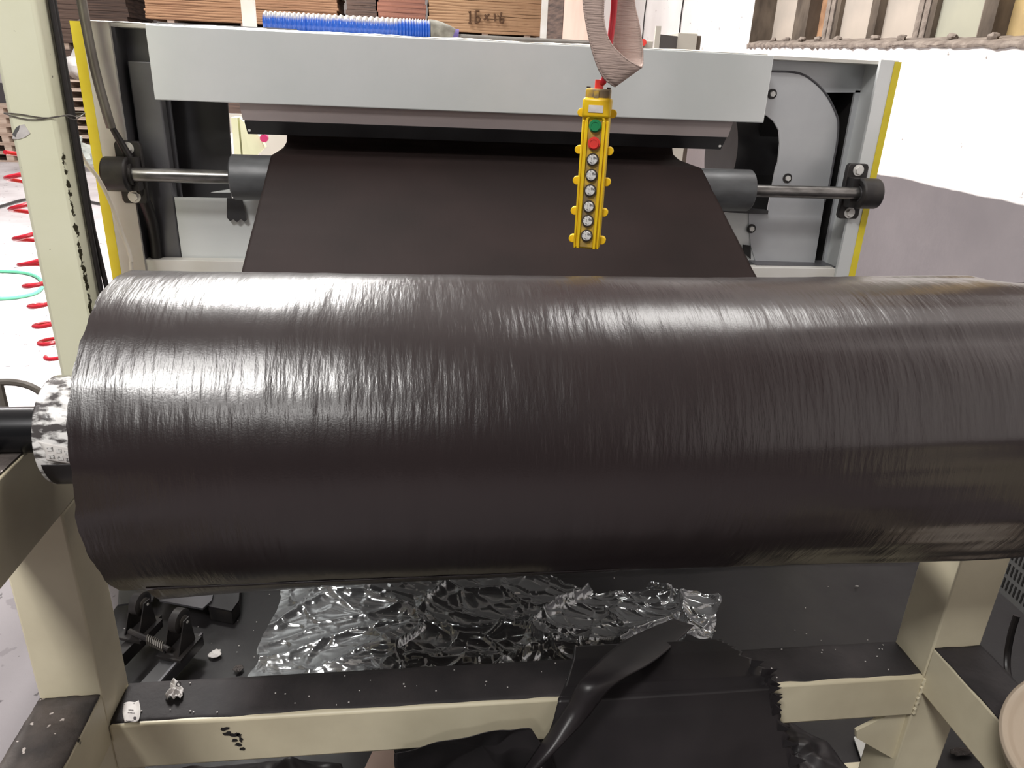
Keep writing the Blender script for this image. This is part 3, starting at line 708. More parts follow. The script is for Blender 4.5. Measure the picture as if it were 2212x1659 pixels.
# wall wires
for k, (u0, v0, u1, v1) in enumerate(((1398, -10, 1390, 70), (1478, -10, 1470, 68))):
    a, c_ = PX(u0, v0, XW - .01), PX(u1, v1, XW - .01)
    one('wall_wire', B().tube([a + Z_ * 3, a, (a + c_) / 2 + Y_ * .03, Vector((XW - .01, c_.y, .6))], .006, 6), 'blackcable', ('thin dark wire down the white wall above the switch box', 'thin dark wire down the white wall above the grey cabinet')[k], 'wire')

# ================================================================== veneer stacks at the back
def bundle(par, x0, x1, z0, z1, m_, n, Y=13.0, seed=0, depth=1.2, kind='veneer_layer', wav=.01):
    rnd = random.Random(seed); h = (z1 - z0) / n
    for k in range(n):
        dx0, dx1, dy = rnd.uniform(-.02, .012), rnd.uniform(-.012, .02), rnd.uniform(-.009, .006)
        za, zb2 = z0 + k * h, z0 + (k + 1) * h - .0015
        def f(u, v):
            x = x0 + dx0 + (x1 + dx1 - x0 - dx0) * u
            wv = wav * noise.noise((x * 2, k * .35 + seed, 1))
            q = [(Y + dy, za), (Y + dy - .006, (za + zb2) / 2), (Y + dy, zb2), (Y + depth, zb2), (Y + depth, za)][int(round(v * 5)) % 5]
            return (x, q[0] + .012 * noise.noise((x * 9, k, seed)), q[1] + wv)
        bb = B(); bb.grid(f, 14, 5, True); bb.add([f(0, j / 5) for j in range(5)], [(0, 1, 2, 3, 4)]); bb.add([f(1, j / 5) for j in range(5)], [(4, 3, 2, 1, 0)])
        obj(kind, bb, m_, par, smooth=False)
def xat(u, v, Y=13.0): return PY(u, v, Y).x
def zat(u, v, Y=13.0): return PY(u, v, Y).z
def stack(name, label, u0, u1, vbot, m_, n, low, seed, top=3.15, Y=13.0):
    x0, x1 = xat(u0, vbot, Y), xat(u1, vbot, Y); z0 = zat((u0 + u1) / 2, vbot, Y)
    t = thing(name, label, 'veneer stack', ((x0 + x1) / 2, Y + .5, 0), 'veneer stacks along the back of the hall')
    bundle(t, x0, x1, z0, top, m_, n, Y, seed)
    bundle(t, x0 + .03, x1 - .03, .12, z0 - .10, low, 4, Y, seed + 50)
    for q in (.12, .5, .88):
        xx = x0 + (x1 - x0) * q
        obj('bearer', B().box(xx - .05, xx + .05, Y + .02, Y + 1.15, 0, .118), 'palletwood', t, smooth=False)
        obj('bearer', B().box(xx - .05, xx + .05, Y + .02, Y + 1.15, z0 - .10, z0 - .002), 'palletwood', t, smooth=False)
    return t
stack('veneer_stack', 'large orange-brown stack of veneer sheets behind the pale upright bar', 318, 730, 50, 'veneerA', 30, 'veneerK', 1)
stack('veneer_stack', 'narrow dark brown veneer stack between the orange-brown and the reddish ones', 750, 812, 42, 'veneerK', 14, 'veneerK', 2)
stack('veneer_stack', 'reddish veneer stack just left of the tan one with writing', 818, 918, 50, 'veneerR', 13, 'veneerR', 3)
tD = stack('veneer_stack', 'tan veneer stack with handwritten numbers above the machine top', 926, 1168, 72, 'veneerD', 24, 'veneerD', 4)
x0, x1 = xat(926, 72), xat(1168, 72)
bundle(tD, x0 + .1, x1 - .02, zat(1046, 88), zat(1046, 78), 'palletwood', 1, 12.98, 9, wav=.004)
stack('veneer_stack', 'dark weathered veneer stack behind the pallets, left of the machine', 120, 285, 95, 'veneerK', 20, 'veneerK', 5, Y=13.9)
# dark sheet filling gap
# handwriting on the tan stack
def strokes(par, segs, u0, v0, su, sv, Y):
    b = B()
    for s_ in segs:
        b.tube([PY(u0 + a * su, v0 + c * sv, Y) for a, c in s_], .016, 5)
    return obj('handwriting', b, 'ink', par)
digits = [[(0, -.8), (.25, -1), (.25, 1)], [(0.0, 1), (.5, 1)],
          [(1.1, -1), (1.05, 1)], [(1.1, -1), (1.7, -1.0)], [(1.08, -.1), (1.5, -.15), (1.75, .3), (1.6, .8), (1.05, .95)],
          [(2.4, .5), (3.2, -.5)], [(2.5, -.4), (3.1, .6)],
          [(4.0, -.6), (4.15, .7)], [(4.5, -.3), (4.6, -.35)], [(5.1, -.8), (4.8, .2), (4.9, .9), (5.3, .9), (5.4, .3), (5.0, .2)]]
strokes(tD, digits, 1012, 37, 14, 13, 12.95)

# pale boards standing at the far right end
t = thing('standing_board', 'pale pinkish board standing upright right of the tan veneer stack', 'board', (xat(1225, 80, 8.5), 8.5, 0))
obj('panel', B().box(xat(1216, 60, 8.5), xat(1275, 60, 8.5), 8.5, 8.53, 0, 3.4), 'board', t, smooth=False)
obj('panel', B().prism([(xat(1180, 60, 9.0), 9.0, 0), (xat(1214, 60, 8.5), 8.5, 0), (xat(1214, 60, 8.5), 8.5, 3.4), (xat(1180, 60, 9.0), 9.0, 3.4)], (.02, .01, 0)), 'veneerK', t, smooth=False)  # dark veneer colour paints the shading beside the pale board
obj('edge_strip', B().box(xat(1168, 60, 9.0), xat(1181, 60, 9.0), 8.98, 9.03, 0, 3.4), 'white_steel', t, smooth=False)

# pallets
def pallet(x, y, z, lab, rot=0):
    t = thing('wooden_pallet', lab, 'pallet', (x, y, z), 'stacked empty pallets')
    for k in range(3): obj('stringer', B().box(x - .55 + .5 * k, x - .45 + .5 * k, y, y + 1.0, z + .02, z + .11), 'palletwood', t, smooth=False)
    for k in range(5): obj('deck_board', B().box(x - .6, x + .6, y + .0 + .225 * k, y + .1 + .225 * k, z + .11, z + .132), 'palletwood', t, smooth=False)
    for k in range(3): obj('bottom_board', B().box(x - .6, x + .6, y + .45 * k, y + .1 + .45 * k, z, z + .02), 'palletwood', t, smooth=False)
    return t
px_a = xat(205, 200, 12.6); px_b = xat(10, 280, 12.6)
for k in range(9):
    pallet(px_a + random.uniform(-.03, .03), 12.6, .134 * k + (.0), ('lowest' if k == 0 else 'topmost' if k == 8 else ['second', 'third', 'fourth', 'fifth', 'sixth', 'seventh', 'eighth'][k - 1]) + ' pallet from the floor' * (0 < k < 8) + ' pallet' * (k in (0, 8)) + ' in the tall pallet pile beside the machine')
for k in range(6):
    pallet(px_b + random.uniform(-.03, .03), 12.6, .134 * k, ('lowest' if k == 0 else ['second', 'third', 'fourth', 'fifth', 'topmost'][k - 1]) + ' pallet in the lower pile seen left of the tall cream post')
# white sack on the pallets
ctr = Vector((xat(168, 120, 12.7), 12.95, .134 * 9 + .20))
def sackf(u, v):
    th, ph = u * PI, v * 2 * PI; d = Vector((math.sin(th) * math.cos(ph), math.sin(th) * math.sin(ph), math.cos(th)))
    r = 1 + .16 * noise.noise(d * 2.2) + .06 * noise.noise(d * 7)
    p = Vector((d.x * .30, d.y * .28, d.z * .22)) * r
    if d.z > .6: p.z += .1 * (d.z - .6) / .4; p.x *= .8
    p.z = max(p.z, -.19)
    return ctr + p
one('sack', B().grid(sackf, 24, 36, True), 'sackcloth', 'bright white sack lying on top of the tall pallet pile', 'sack')
# clear bag on floor
cb_ = PZ(208, 345, .0) + Vector((0, 0, .0))
def bagf(u, v):
    th, ph = u * PI, v * 2 * PI; d = Vector((math.sin(th) * math.cos(ph), math.sin(th) * math.sin(ph), math.cos(th)))
    r = 1 + .35 * noise.noise(d * 2.5) + .12 * noise.noise(d * 9); p = Vector((d.x * .42, d.y * .35, d.z * .26)) * r
    return cb_ + Vector((.1, -1.5, .22)) + Vector((p.x, p.y, max(p.z, -.215)))
one('plastic_bag', B().grid(bagf, 28, 40, True), 'bag', 'translucent plastic bag slumped on the floor in front of the pallets', 'bag')
# cream machine and white cover seen through the laminating machine
px = lambda u, v, Y=4.2: PY(u, v, Y)
t = thing('cream_machine', 'cream painted machine column seen through the gap under the header', 'machine', (px(530, 300).x, 4.3, 0))
obj('column', B().box(px(503, 300).x, px(517, 300).x, 4.2, 4.3, 0, px(510, 254).z), 'cream', t, smooth=False)
obj('body', B().prism([px(517, 254), px(560, 294), px(572, 318), px(545, 345), Vector((px(545, 340).x, 4.22, 0)), Vector((px(517, 300).x, 4.22, 0))], (0, .06, 0)), 'cream', t, smooth=False)
obj('red_knob', B().cyl(px(572, 298), px(572, 298) - Y_ * .03, .02, 12), 'magenta', t)

c_ = px(500, 300, 4.5)
one('white_cover', B().box(px(462, 300, 4.5).x, px(531, 300, 4.5).x, 4.5, 4.9, .0, px(500, 296, 4.5).z), 'sackcloth', 'white cloth-covered load on the floor seen through the left opening', 'covered load', bevel=.03)
one('grey_panel', B().box(px(455, 300, 5.2).x, px(640, 300, 5.2).x, 5.2, 5.25, .0, px(500, 246, 5.2).z), 'cab', 'plain grey upright panel behind the cream machine column', 'panel', smooth=False)

# ================================================================== gantry post
gx0, gx1, gy0, gy1 = -.873 * GS, -.773 * GS, 2.0, 2.108
gp = thing('gantry_post', 'tall cream square steel post at the left, edge paint chipped dark', 'post', ((gx0 + gx1) / 2, 2.05, 0))
obj('column', B().box(gx0, gx1, gy0, gy1, .01, 4.2), 'cream_post', gp, bevel=.012, origin=(gx0, gy0, 1))
obj('base_plate', B().box(gx0 - .04, gx1 + .04, gy0 - .04, gy1 + .04, 0.0075, .02), 'cream', gp)
pts = [PY(u, v, 1.9985) for u, v in ((26, 300), (30, 283), (38, 272), (52, 268), (65, 288), (55, 296), (40, 301))]
ts = obj('torn_sticker', B().prism(pts, (0, .001, 0)), 'paper', gp, smooth=False)
pts = [PY(u, v, 1.9975) for u, v in ((26, 291), (34, 276), (42, 271), (40, 281), (36, 286), (33, 296))]
obj('sticker_residue', B().prism(pts, (0, .0008, 0)), 'ventgrey', ts, smooth=False)
# tied wire around the post
zw = PY(70, 248, 2.0).z
def loopw(dz, amp, ph):
    cs = [(gx0 - .003, gy0 - .003), (gx1 + .022, gy0 - .003), (gx1 + .022, gy1 + .003), (gx0 - .003, gy1 + .003)]; out = []
    for i in range(4):
        a, c_ = cs[i], cs[(i + 1) % 4]
        for k in range(8):
            t = k / 8; out.append((a[0] + (c_[0] - a[0]) * t, a[1] + (c_[1] - a[1]) * t, zw + dz + amp * math.sin(t * PI * 2 + ph) - .006 * math.sin(t * PI)))
    return out
wb = B().tube(loopw(.002, .003, 0), .0013, 6, closed=True).tube(loopw(-.002, .003, 2.2), .0013, 6, closed=True)
one('tie_wire', wb, 'pipe', 'thin twisted wire tied around the tall cream post and its cables', 'wire')
# cables down the right face
cy = 2.062
def cpath(off, bulge):
    out = []
    for k in range(26):
        z = 3.6 - 3.55 * k / 25; out.append((gx1 + .010 + bulge * math.exp(-((z - .80) / .16) ** 2), cy + off + .002 * math.sin(k), z))
    return out
one('black_cable', B().tube(cpath(-.008, .0), .0068, 10), 'blackcable', 'black cable on the tall cream post side, nearer its front edge', 'cable')
one('black_cable', B().tube(cpath(.007, .014), .0068, 10), 'blackcable', 'black cable bowing away low on the tall cream post side', 'cable')
one('white_hose', B().tube(spline([PY(168, 318, 2.14), PY(184, 350, 2.16), PY(212, 385, 2.18), PY(240, 440, 2.2), PY(262, 500, 2.2), PY(283, 560, 2.2), PY(292, 640, 2.2), Vector((PY(300, 700, 2.2).x, 2.2, .01))], 8), .0055, 10), 'whitehose', 'thin off-white hose curving down past the yellow machine edge', 'hose')
# red coiled air hose behind the post
pts = []
vs_ = [330, 388, 455, 518, 572, 617, 660, 702, 738, 768]
us_ = [18, 26, 34, 42, 52, 62, 72, 82, 92, 106]
for i in range(len(vs_) - 1):
    for k in range(20):
        t = k / 20; v = vs_[i] + (vs_[i + 1] - vs_[i]) * t; u = us_[i] + (us_[i + 1] - us_[i]) * t
        c_ = PY(u + 34, v, 2.26); a = 2 * PI * t
        pts.append(c_ + Vector((-.048 * math.cos(a), .06 * math.sin(a), 0)))
one('coiled_air_hose', B().tube(pts, .0062, 8), 'redhose', 'red coiled air hose hanging behind the tall cream post', 'hose')
gh = [PZ(u, v, .012) for u, v in ((-70, 588), (0, 586), (50, 589), (80, 598), (92, 614), (82, 630), (50, 640), (0, 645), (-70, 641), (-130, 615))]
one('green_hose', B().tube(spline(gh, 8, True), .012, 8, closed=True), 'greenhose', 'pale green hose looped on the floor left of the tall cream post', 'hose')
gh = [PZ(u, v, .02) for u, v in ((-60, 462), (0, 446), (60, 430), (140, 425), (205, 438), (235, 441), (300, 440))]
one('floor_cable', B().tube(spline(gh, 6), .014, 6), 'cabdark', 'thin dark cable crossing the bright floor behind the cream post', 'cable')
# grey-black ring at the far left by the shaft
cc = PY(10, 880, 1.35)
one('hand_wheel', B().tube([cc + Vector((.065 * math.cos(a), .02 * math.cos(a), .05 * math.sin(a))) for a in [2 * PI * k / 32 for k in range(32)]], .0065, 8, closed=True).cyl(cc - Z_ * .05, cc + Z_ * .05, .007, 8).cyl((cc.x, cc.y, 0), cc - Z_ * .04, .012, 8), 'pipe', 'dark metal hand wheel above the black shaft at the far left', 'hand wheel')

# ================================================================== pendant controller
YQ = 1.47
ptop, pbot = PY(1302, 192, YQ), PY(1273, 541, YQ)
pc0 = (ptop + pbot) / 2; ph = (ptop.z - pbot.z)
yaw = math.radians(-17)
AX = Vector((math.cos(yaw), math.sin(yaw), 0)); AY = Vector((-math.sin(yaw), math.cos(yaw), 0))
pcx = (ptop.x + pbot.x) / 2
pd = thing('pendant_controller', 'yellow eight-button crane pendant controller hanging before the machine', 'controller', (pcx, YQ, pbot.z))
def L3(a, d, h): return Vector((pcx, YQ + .03, 0)) + AX * a + AY * d + Z_ * h
def lbox(a0, a1, d0, d1, h0, h1): return B().obox(L3((a0 + a1) / 2, (d0 + d1) / 2, (h0 + h1) / 2), AX, AY, Z_, (a1 - a0) / 2, (d1 - d0) / 2, (h1 - h0) / 2)
zt_, zb_ = ptop.z, pbot.z
W = .0265
hh = zt_ - zb_
def zf(v): # pixel row on the front centre line to height
    u = 1302 - 29 * (v - 192) / 349; return PY(u, v, YQ).z
body = lbox(-W, W, -.016, .022, zb_, zf(218))
obj('body', body, 'yellow_plastic', pd, bevel=.004)
obj('back_shell', lbox(-W + .002, W - .002, .0225, .038, zb_ + .004, zf(222)), 'yellow_dirty', pd, bevel=.003)
obj('face_channel', lbox(-.0125, .0125, -.0175, -.0165, zb_ + .004, zf(262)), 'yellow_dirty', pd)
hdp = obj('head', lbox(-W - .001, W + .001, -.024, .020, zf(256), zf(212)), 'yellow_plastic', pd, bevel=.005)
obj('cap', lbox(-W + .003, W - .003, -.017, .020, zf(215), zt_), 'yellow_dirty', pd, bevel=.003)
for a in (-W + .007, W - .007): obj('cap_screw', B().cyl(L3(a, -.004, zt_ - .0005), L3(a, -.004, zt_ + .003), .004, 10), 'dark_ring', pd)
obj('cap_tab', lbox(-.007, .002, -.021, -.017, zt_ - .02, zt_ - .004), 'yellow_dirty', pd)
obj('name_plate', lbox(-.015, .013, -.0250, -.0242, zf(244), zf(228)), 'paper', hdp)
# raised rails along the button channel
for a in (-.0165, .0165):
    obj('rail', lbox(a - .0028, a + .0028, -.0225, -.016, zb_ + .001, zf(262)), 'yellow_plastic', pd, bevel=.0012)
for a in (-.0235, .0235):
    obj('outer_rib', lbox(a - .0018, a + .0018, -.019, -.016, zb_ + .001, zf(262)), 'yellow_plastic', pd, bevel=.001)
arc = [L3(.0165 * math.cos(t), -.0195, zf(262) + .011 * math.sin(t)) for t in [PI * k / 12 for k in range(13)]]
obj('rail_arch', B().tube(arc, .0028, 8), 'yellow_plastic', pd)
cols = ['green', 'red'] + ['cap'] * 6
for k, v in enumerate((273, 311, 346, 380, 413, 448, 479, 511)):
    z = zf(v) ;     bu = obj('button', B().cyl(L3(0, -.017, z), L3(0, -.0262, z), .0096, 28), cols[k], pd, bevel=.0012)
    bu['label'] = ('green button', 'red button', 'worn metal button')[min(k, 2)]
    obj('button_ring', B().ring(L3(0, -.0165, z), L3(0, -.0215, z), .0120, .0098, 28), ('green', 'red', 'dark_ring')[min(k, 2)], bu)
    if k < 2: obj('button_rim', B().ring(L3(0, -.026, z), L3(0, -.0272, z), .0092, .0074, 28), cols[k], bu)
for v in (246, 328, 396, 463, 524):
    for s_ in (-1, 1):
        z = zf(v); a = s_ * (W + .0035)
        lg = obj('lug', B().cyl(L3(a, -.001, z), L3(a, .014, z), .0082, 18), 'yellow_plastic', pd, bevel=.001)
# red cable and gland
obj('cable_gland', B().cyl(L3(0, 0, zt_), L3(0, 0, zt_ + .016), .0085, 16), 'red', pd)
cpts = [L3(0, 0, zt_ + .01), PY(1306, 170, YQ + .02), PY(1316, 100, YQ + .02), PY(1324, 40, YQ + .03), PY(1327, 0, YQ + .03), PY(1330, -80, YQ + .03)]
rc = obj('red_cable', B().tube(spline(cpts, 8) + [Vector((PY(1330, -80, YQ).x, YQ + .05, 6.19))], .0062, 12), 'redcable', pd)

# sling: flat beige webbing loop
def q(z): return (1200 + z[0] * .3376, z[1] * .3376)
A_ = [(172, -300), (180, 0), (200, 150), (240, 330), (300, 480), (376, 548), (384, 520), (376, 420), (372, 290), (375, 200), (385, 0), (388, -300)]
B_ = [(305, -300), (305, 0), (305, 130), (345, 270), (440, 372), (536, 428), (552, 420), (555, 400), (553, 300), (530, 150), (500, 0), (490, -300)]
Yb = [1.405, 1.405, 1.405, 1.405, 1.405, 1.415, 1.44, 1.52, 1.535, 1.54, 1.55, 1.56]
pa = [PY(*q(a), y) for a, y in zip(A_, Yb)]; pb_ = [PY(*q(a), y) for a, y in zip(B_, Yb)]
zz = 3.2
sa_, sb_ = spline(pa, 12), spline(pb_, 12)
sa_ = [Vector((pa[0].x, 1.41, zz))] + sa_ + [Vector((pa[-1].x, 1.56, zz))]
sb_ = [Vector((pb_[0].x, 1.41, zz))] + sb_ + [Vector((pb_[-1].x, 1.56, zz))]; ns = len(sa_) - 1
def slf(u, v):
    i = int(round(u * ns)); return sa_[i].lerp(sb_[i], v)
sl = thing('lifting_sling', 'beige woven webbing sling looped around the red pendant cable', 'sling', tuple(sa_[ns // 2]))
obj('webbing', B().grid(slf, ns, 6), 'web', sl, solid=.0035)
obj('edge_stitching', B().tube([sa_[i] for i in range(0, ns + 1, 2)], .0022, 6).tube([sb_[i] for i in range(0, ns + 1, 2)], .0022, 6), 'web', sl)
mid = (sa_[0] + sb_[-1]) / 2
one('hoist_hook', B().box(mid.x - .09, mid.x + .09, 1.40, 1.60, zz - .005, zz + .1).cyl((mid.x, 1.5, zz + .1), (mid.x, 1.5, 6.2), .02, 10), 'black_steel', 'hoist block overhead carrying the beige sling', 'hoist')

# ================================================================== floor items behind the roll
# crumpled clear plastic sheet
top = [(640, 1195), (900, 1190), (1110, 1225), (1200, 1262), (1290, 1290), (1400, 1285), (1556, 1302)]
bot = [(538, 1475), (760, 1490), (960, 1485), (1130, 1475), (1280, 1455), (1420, 1405), (1535, 1398)]
topw = [PZ(u, v, .012) for u, v in top]; botw = [PZ(u, v, .012) for u, v in bot]
def poly_at(ps, t):
    t *= len(ps) - 1; i = min(len(ps) - 2, int(t)); return ps[i].lerp(ps[i + 1], t - i)
def fold(x, y, k):
    wx, wy = x + .05 * noise.noise((x * 4, y * 4, k)), y + .05 * noise.noise((x * 4, y * 4, k + 3))
    def facet(q, amp):
        d, p = noise.voronoi(q); t = noise.noise_vector(p[0] * 3.7 + Vector((5, 1, 2)))
        e = d[1] - d[0]
        return amp * ((q - p[0]).dot(t) * 2.2 + .9 * math.exp(-e * 9))
    h = facet(Vector((wx * 2.6 + wy * 1.8, wy * 4.5 - wx * 2.0, k)), .030) + facet(Vector((wx * 6 - wy * 3, wy * 9 + wx * 4, k + 4)), .010) + facet(Vector((wx * 16 + wy * 6, wy * 20, k + 7)), .004)
    return max(0, h + .022)
def clearf(u, v):
    p = poly_at(topw, u).lerp(poly_at(botw, u), v); e = .012 * noise.noise((p.x * 26, p.y * 20, 6)) * (1 if v < .03 or v > .97 or u < .02 or u > .98 else .2)
    a = .35 + .65 * min(1, u * 4)
    return (p.x + e + .008 * noise.noise((p.x * 18, p.y * 18, 1)), p.y + e, .012 + a * fold(p.x, p.y, 0))
one('clear_plastic_sheet', B().grid(clearf, 300, 120), 'clear', 'crumpled glossy clear plastic sheet lying on the black floor under the roll', 'plastic sheet', angle=180)

# dolly with caster wheels
dl = thing('caster_dolly', 'black caster dolly upturned on the floor behind the left stand post', 'dolly', tuple(PZ(340, 1400, 0)))
ZD = .16
wc = [PZ(302, 1302, ZD), PZ(387, 1340, ZD)]
ax = (wc[1] - wc[0]); ax.z = 0; axn = ax.normalized(); pn = Vector((-axn.y, axn.x, 0))
bar_dir = (PZ(262, 1500, .09) - PZ(405, 1345, .09)); bar_dir.z = 0; bar_dir.normalize(); bn = Z_.cross(bar_dir)
for k, c_ in enumerate(wc):
    wl = obj('caster_wheel', B().tube([c_ - bn * .013, c_ - bn * .010, c_ + bn * .010, c_ + bn * .013], [.024, .031, .031, .024], 30), 'black_steel', dl)
    obj('wheel_hub', B().tube([c_ - bn * .016, c_ - bn * .0135, c_ + bn * .0135, c_ + bn * .016], [.006, .016, .016, .006], 20), 'pipe', wl)
    obj('axle_bolt', B().cyl(c_ - bn * .024, c_ + bn * .024, .004, 8), 'bolt', wl)
    for s_ in (-1, 1):
        e_ = c_ + bn * (.020 * s_)
        obj('fork', B().prism([e_ - bar_dir * .01 + Z_ * .01, e_ + bar_dir * .012 + Z_ * .01, e_ + bar_dir * .05 - Z_ * .07, e_ - bar_dir * .02 - Z_ * .07], bn * .003), 'black_steel', dl, smooth=False)
    obj('swivel_plate', B().obox(c_ + bar_dir * .015 - Z_ * .073, bar_dir, bn, Z_, .045, .034, .004), 'black_steel', dl)
    z1 = c_.z - .079
    L_ = .42
    obj('channel_bar', B().obox(c_ + bar_dir * (L_ / 2 - .03) - Z_ * .098, bar_dir, bn, Z_, L_ / 2 + .02, .024 if k else .016, .017), 'dark_steel' if k else 'black_steel', dl, bevel=.002)
    obj('channel_lip', B().obox(c_ + bar_dir * (L_ / 2 - .03) - Z_ * .080 + bn * (.021 if k else .013), bar_dir, bn, Z_, L_ / 2 + .02, .003, .004), 'grey_channel' if k else 'black_steel', dl)
mc_ = (wc[0] + wc[1]) / 2
obj('tie_rod', B().cyl(wc[0] + bar_dir * .05 - Z_ * .05, wc[1] + bar_dir * .05 - Z_ * .05, .007, 10), 'black_steel', dl)
sp_ = [(wc[0].lerp(wc[1], .45 + .4 * k / 60)) + bar_dir * .05 - Z_ * .05 + Vector((0, .011 * math.cos(k * .9), .011 * math.sin(k * .9))) for k in range(61)]
obj('spring', B().tube(sp_, .002, 6), 'pipe', dl)
# dark flat plates behind the dolly
def flat(name, pts, z, m_, label, cat, th=.004, group=None):
    return one(name, B().prism([PZ(u, v, z) for u, v in pts], (0, 0, th)), m_, label, cat, group, smooth=False)
flat('steel_plate', [(260, 1235), (360, 1230), (330, 1300), (255, 1310)], .05, 'dark_steel', 'small grey steel plate lying left behind the caster wheels', 'plate', .006)
flat('steel_plate', [(355, 1262), (365, 1225), (470, 1245), (458, 1300), (438, 1318), (345, 1300)], .055, 'grey_channel', 'grey steel plate lying between and behind the two caster wheels', 'plate', .006)
pl = thing('dark_box', 'low black metal box lying right of the caster dolly', 'box', tuple(PZ(470, 1340, 0)))
pts = [PZ(u, v, .05) for u, v in ((430, 1235), (520, 1245), (516, 1300), (500, 1322), (452, 1312))]
obj('body', B().prism([p * 1 - Z_ * .042 for p in pts], (0, 0, .04)), 'black_steel', pl, smooth=False)
obj('lid', B().prism(pts, (0, 0, .004)), 'dark_steel', pl, smooth=False)

# paper scraps and pale crumbs on the floor
random.seed(11)
def scrap(u, v, z, r, label, m_='paper', cat='paper scrap', asp=1.0, hgt=.006, grp=None):
    c_ = PZ(u, v, z); b = B(); sd = random.random() * 50
    def f(a, c2):
        th = 2 * PI * c2; rr = r * a * (1 + .45 * noise.noise((math.cos(th) * 1.6 + sd, math.sin(th) * 1.6, 0)) + .15 * noise.noise((math.cos(th) * 6 + sd, math.sin(th) * 6, 0)))
        return (c_.x + rr * math.cos(th) * asp, c_.y + rr * math.sin(th) / asp, z + .001 + hgt * (noise.noise((a * 3 * math.cos(th) + sd, a * 3 * math.sin(th), 4)) * .6 + .4))
    return one('paper_scrap' if m_ == 'paper' else 'debris_flake', b.grid(f, 5, 20, True), m_, label, cat, grp, solid=.0008)
scrap(464, 1415, .012, .016, 'pale roundish paper scrap on black floor right of the dolly bars')
scrap(515, 1446, .012, .012, 'dull grey scrap on the floor at the clear sheet left corner', 'crust', 'debris')
scrap(765, 1432, .045, .014, 'pale torn scrap on the crumpled clear sheet near the beam', asp=1.5)
scrap(1117, 1246, .012, .006, 'small white scrap just below the roll, above clear sheet edge', asp=1.4)
scrap(1117, 1283, .05, .006, 'small white scrap on the upper right edge of the clear sheet', asp=1.5)
scrap(1246, 1402, .02, .008, 'white curled scrap near the beam, left of the black film strip', asp=.8)
scrap(1270, 1390, .05, .006, 'tiny white scrap in the dark dip of the clear sheet', asp=1.2)
scrap(1850, 1268, .012, .004, 'tiny white scrap on black floor left of the right stand post', asp=1.6)
tiny = []
for k in range(90):
    u, v = random.uniform(560, 1900), random.uniform(1215, 1470)
    if k < 25: u, v = random.uniform(260, 560), random.uniform(1260, 1470)
    tiny.append(PZ(u, v, .009))
b = B()
for p in tiny: b.obox(p, X_, Y_, Z_, random.uniform(.0006, .002), random.uniform(.0006, .0015), .0008)
o = one('pale_crumbs', b, 'paper', 'tiny pale crumbs scattered over the black floor sheet', 'crumbs', smooth=False); o['kind'] = 'stuff'
b = B()
for k in range(60):
    x = random.uniform(XLf + .02, XRf - .02); y = random.uniform(1.025, 1.105)
    b.obox((x, y, ZB + .0042), X_, Y_, Z_, random.uniform(.0005, .0016), random.uniform(.0005, .0012), .0006)
o = one('pale_crumbs', b, 'paper', 'tiny pale crumbs scattered on the cross beam top', 'crumbs', smooth=False); o['kind'] = 'stuff'

# paper label lying on the beam and crumpled paper
c0, c1 = PZ(268, 1520, ZB + .004), PZ(300, 1516, ZB + .004); d0, d1 = PZ(270, 1561, ZB + .004), PZ(300, 1560, ZB + .004)
def labf(u, v):
    p = c0.lerp(c1, u).lerp(d0.lerp(d1, u), v); return (p.x + .003 * math.sin(v * PI) * (u - .5) * 2, p.y, ZB + .005 + .010 * max(0, u - .72) ** 1 * 1.6 + .002 * math.sin(u * 5))
lbl = one('paper_label', B().grid(labf, 14, 14), 'paper', 'small printed paper label lying flat on the cross beam near left post', 'label', solid=.0004)
b = B()
def lp_(u, v):
    p = Vector(labf(u, v)); return p + Z_ * .0008
for (u0, u1, v0) in ((.34, .62, .42), (.3, .68, .56)):
    n = 6
    for k in range(n):
        uu = u0 + (u1 - u0) * k / n; b.add([lp_(uu, v0), lp_(uu + .035, v0), lp_(uu + .035, v0 + .05), lp_(uu, v0 + .05)], [(0, 1, 2, 3)])
b.add([lp_(.04, .07), lp_(.7, .07), lp_(.7, .10), lp_(.04, .10)], [(0, 1, 2, 3)])
b.add([lp_(.1, .94), lp_(.62, .94), lp_(.62, .96), lp_(.1, .96)], [(0, 1, 2, 3)])
n = 16; cu, cv = .7, .83
b.add([lp_(cu + .10 * math.cos(2 * PI * k / n), cv + .085 * math.sin(2 * PI * k / n)) for k in range(n)], [tuple(range(n))])
obj('print', b, 'inkdark', lbl, smooth=False)
pcx_ = [(378, 1466), (396, 1484), (394, 1500), (384, 1508), (374, 1507), (360, 1508), (356, 1497), (368, 1490), (366, 1478)]
cen = PZ(377, 1489, ZB + .01)
P_ = [PZ(u, v, ZB + .012) for u, v in pcx_]
def crf(u, v):
    p = poly_at(P_ + [P_[0]], v); q_ = cen.lerp(p, u)
    return (q_.x, q_.y, ZB + .006 + .022 * abs(noise.noise((q_.x * 90, q_.y * 90, 3))) + .010 * (1 - u))
cr = one('crumpled_paper', B().grid(crf, 9, 36), 'paper', 'crumpled printed paper scrap standing on the cross beam', 'paper scrap', solid=.0005, angle=20)
obj('printed_ring', B().ring(PZ(386, 1478, ZB + .028), PZ(386, 1478, ZB + .0295), .0042, .0026, 20), 'inkdark', cr)

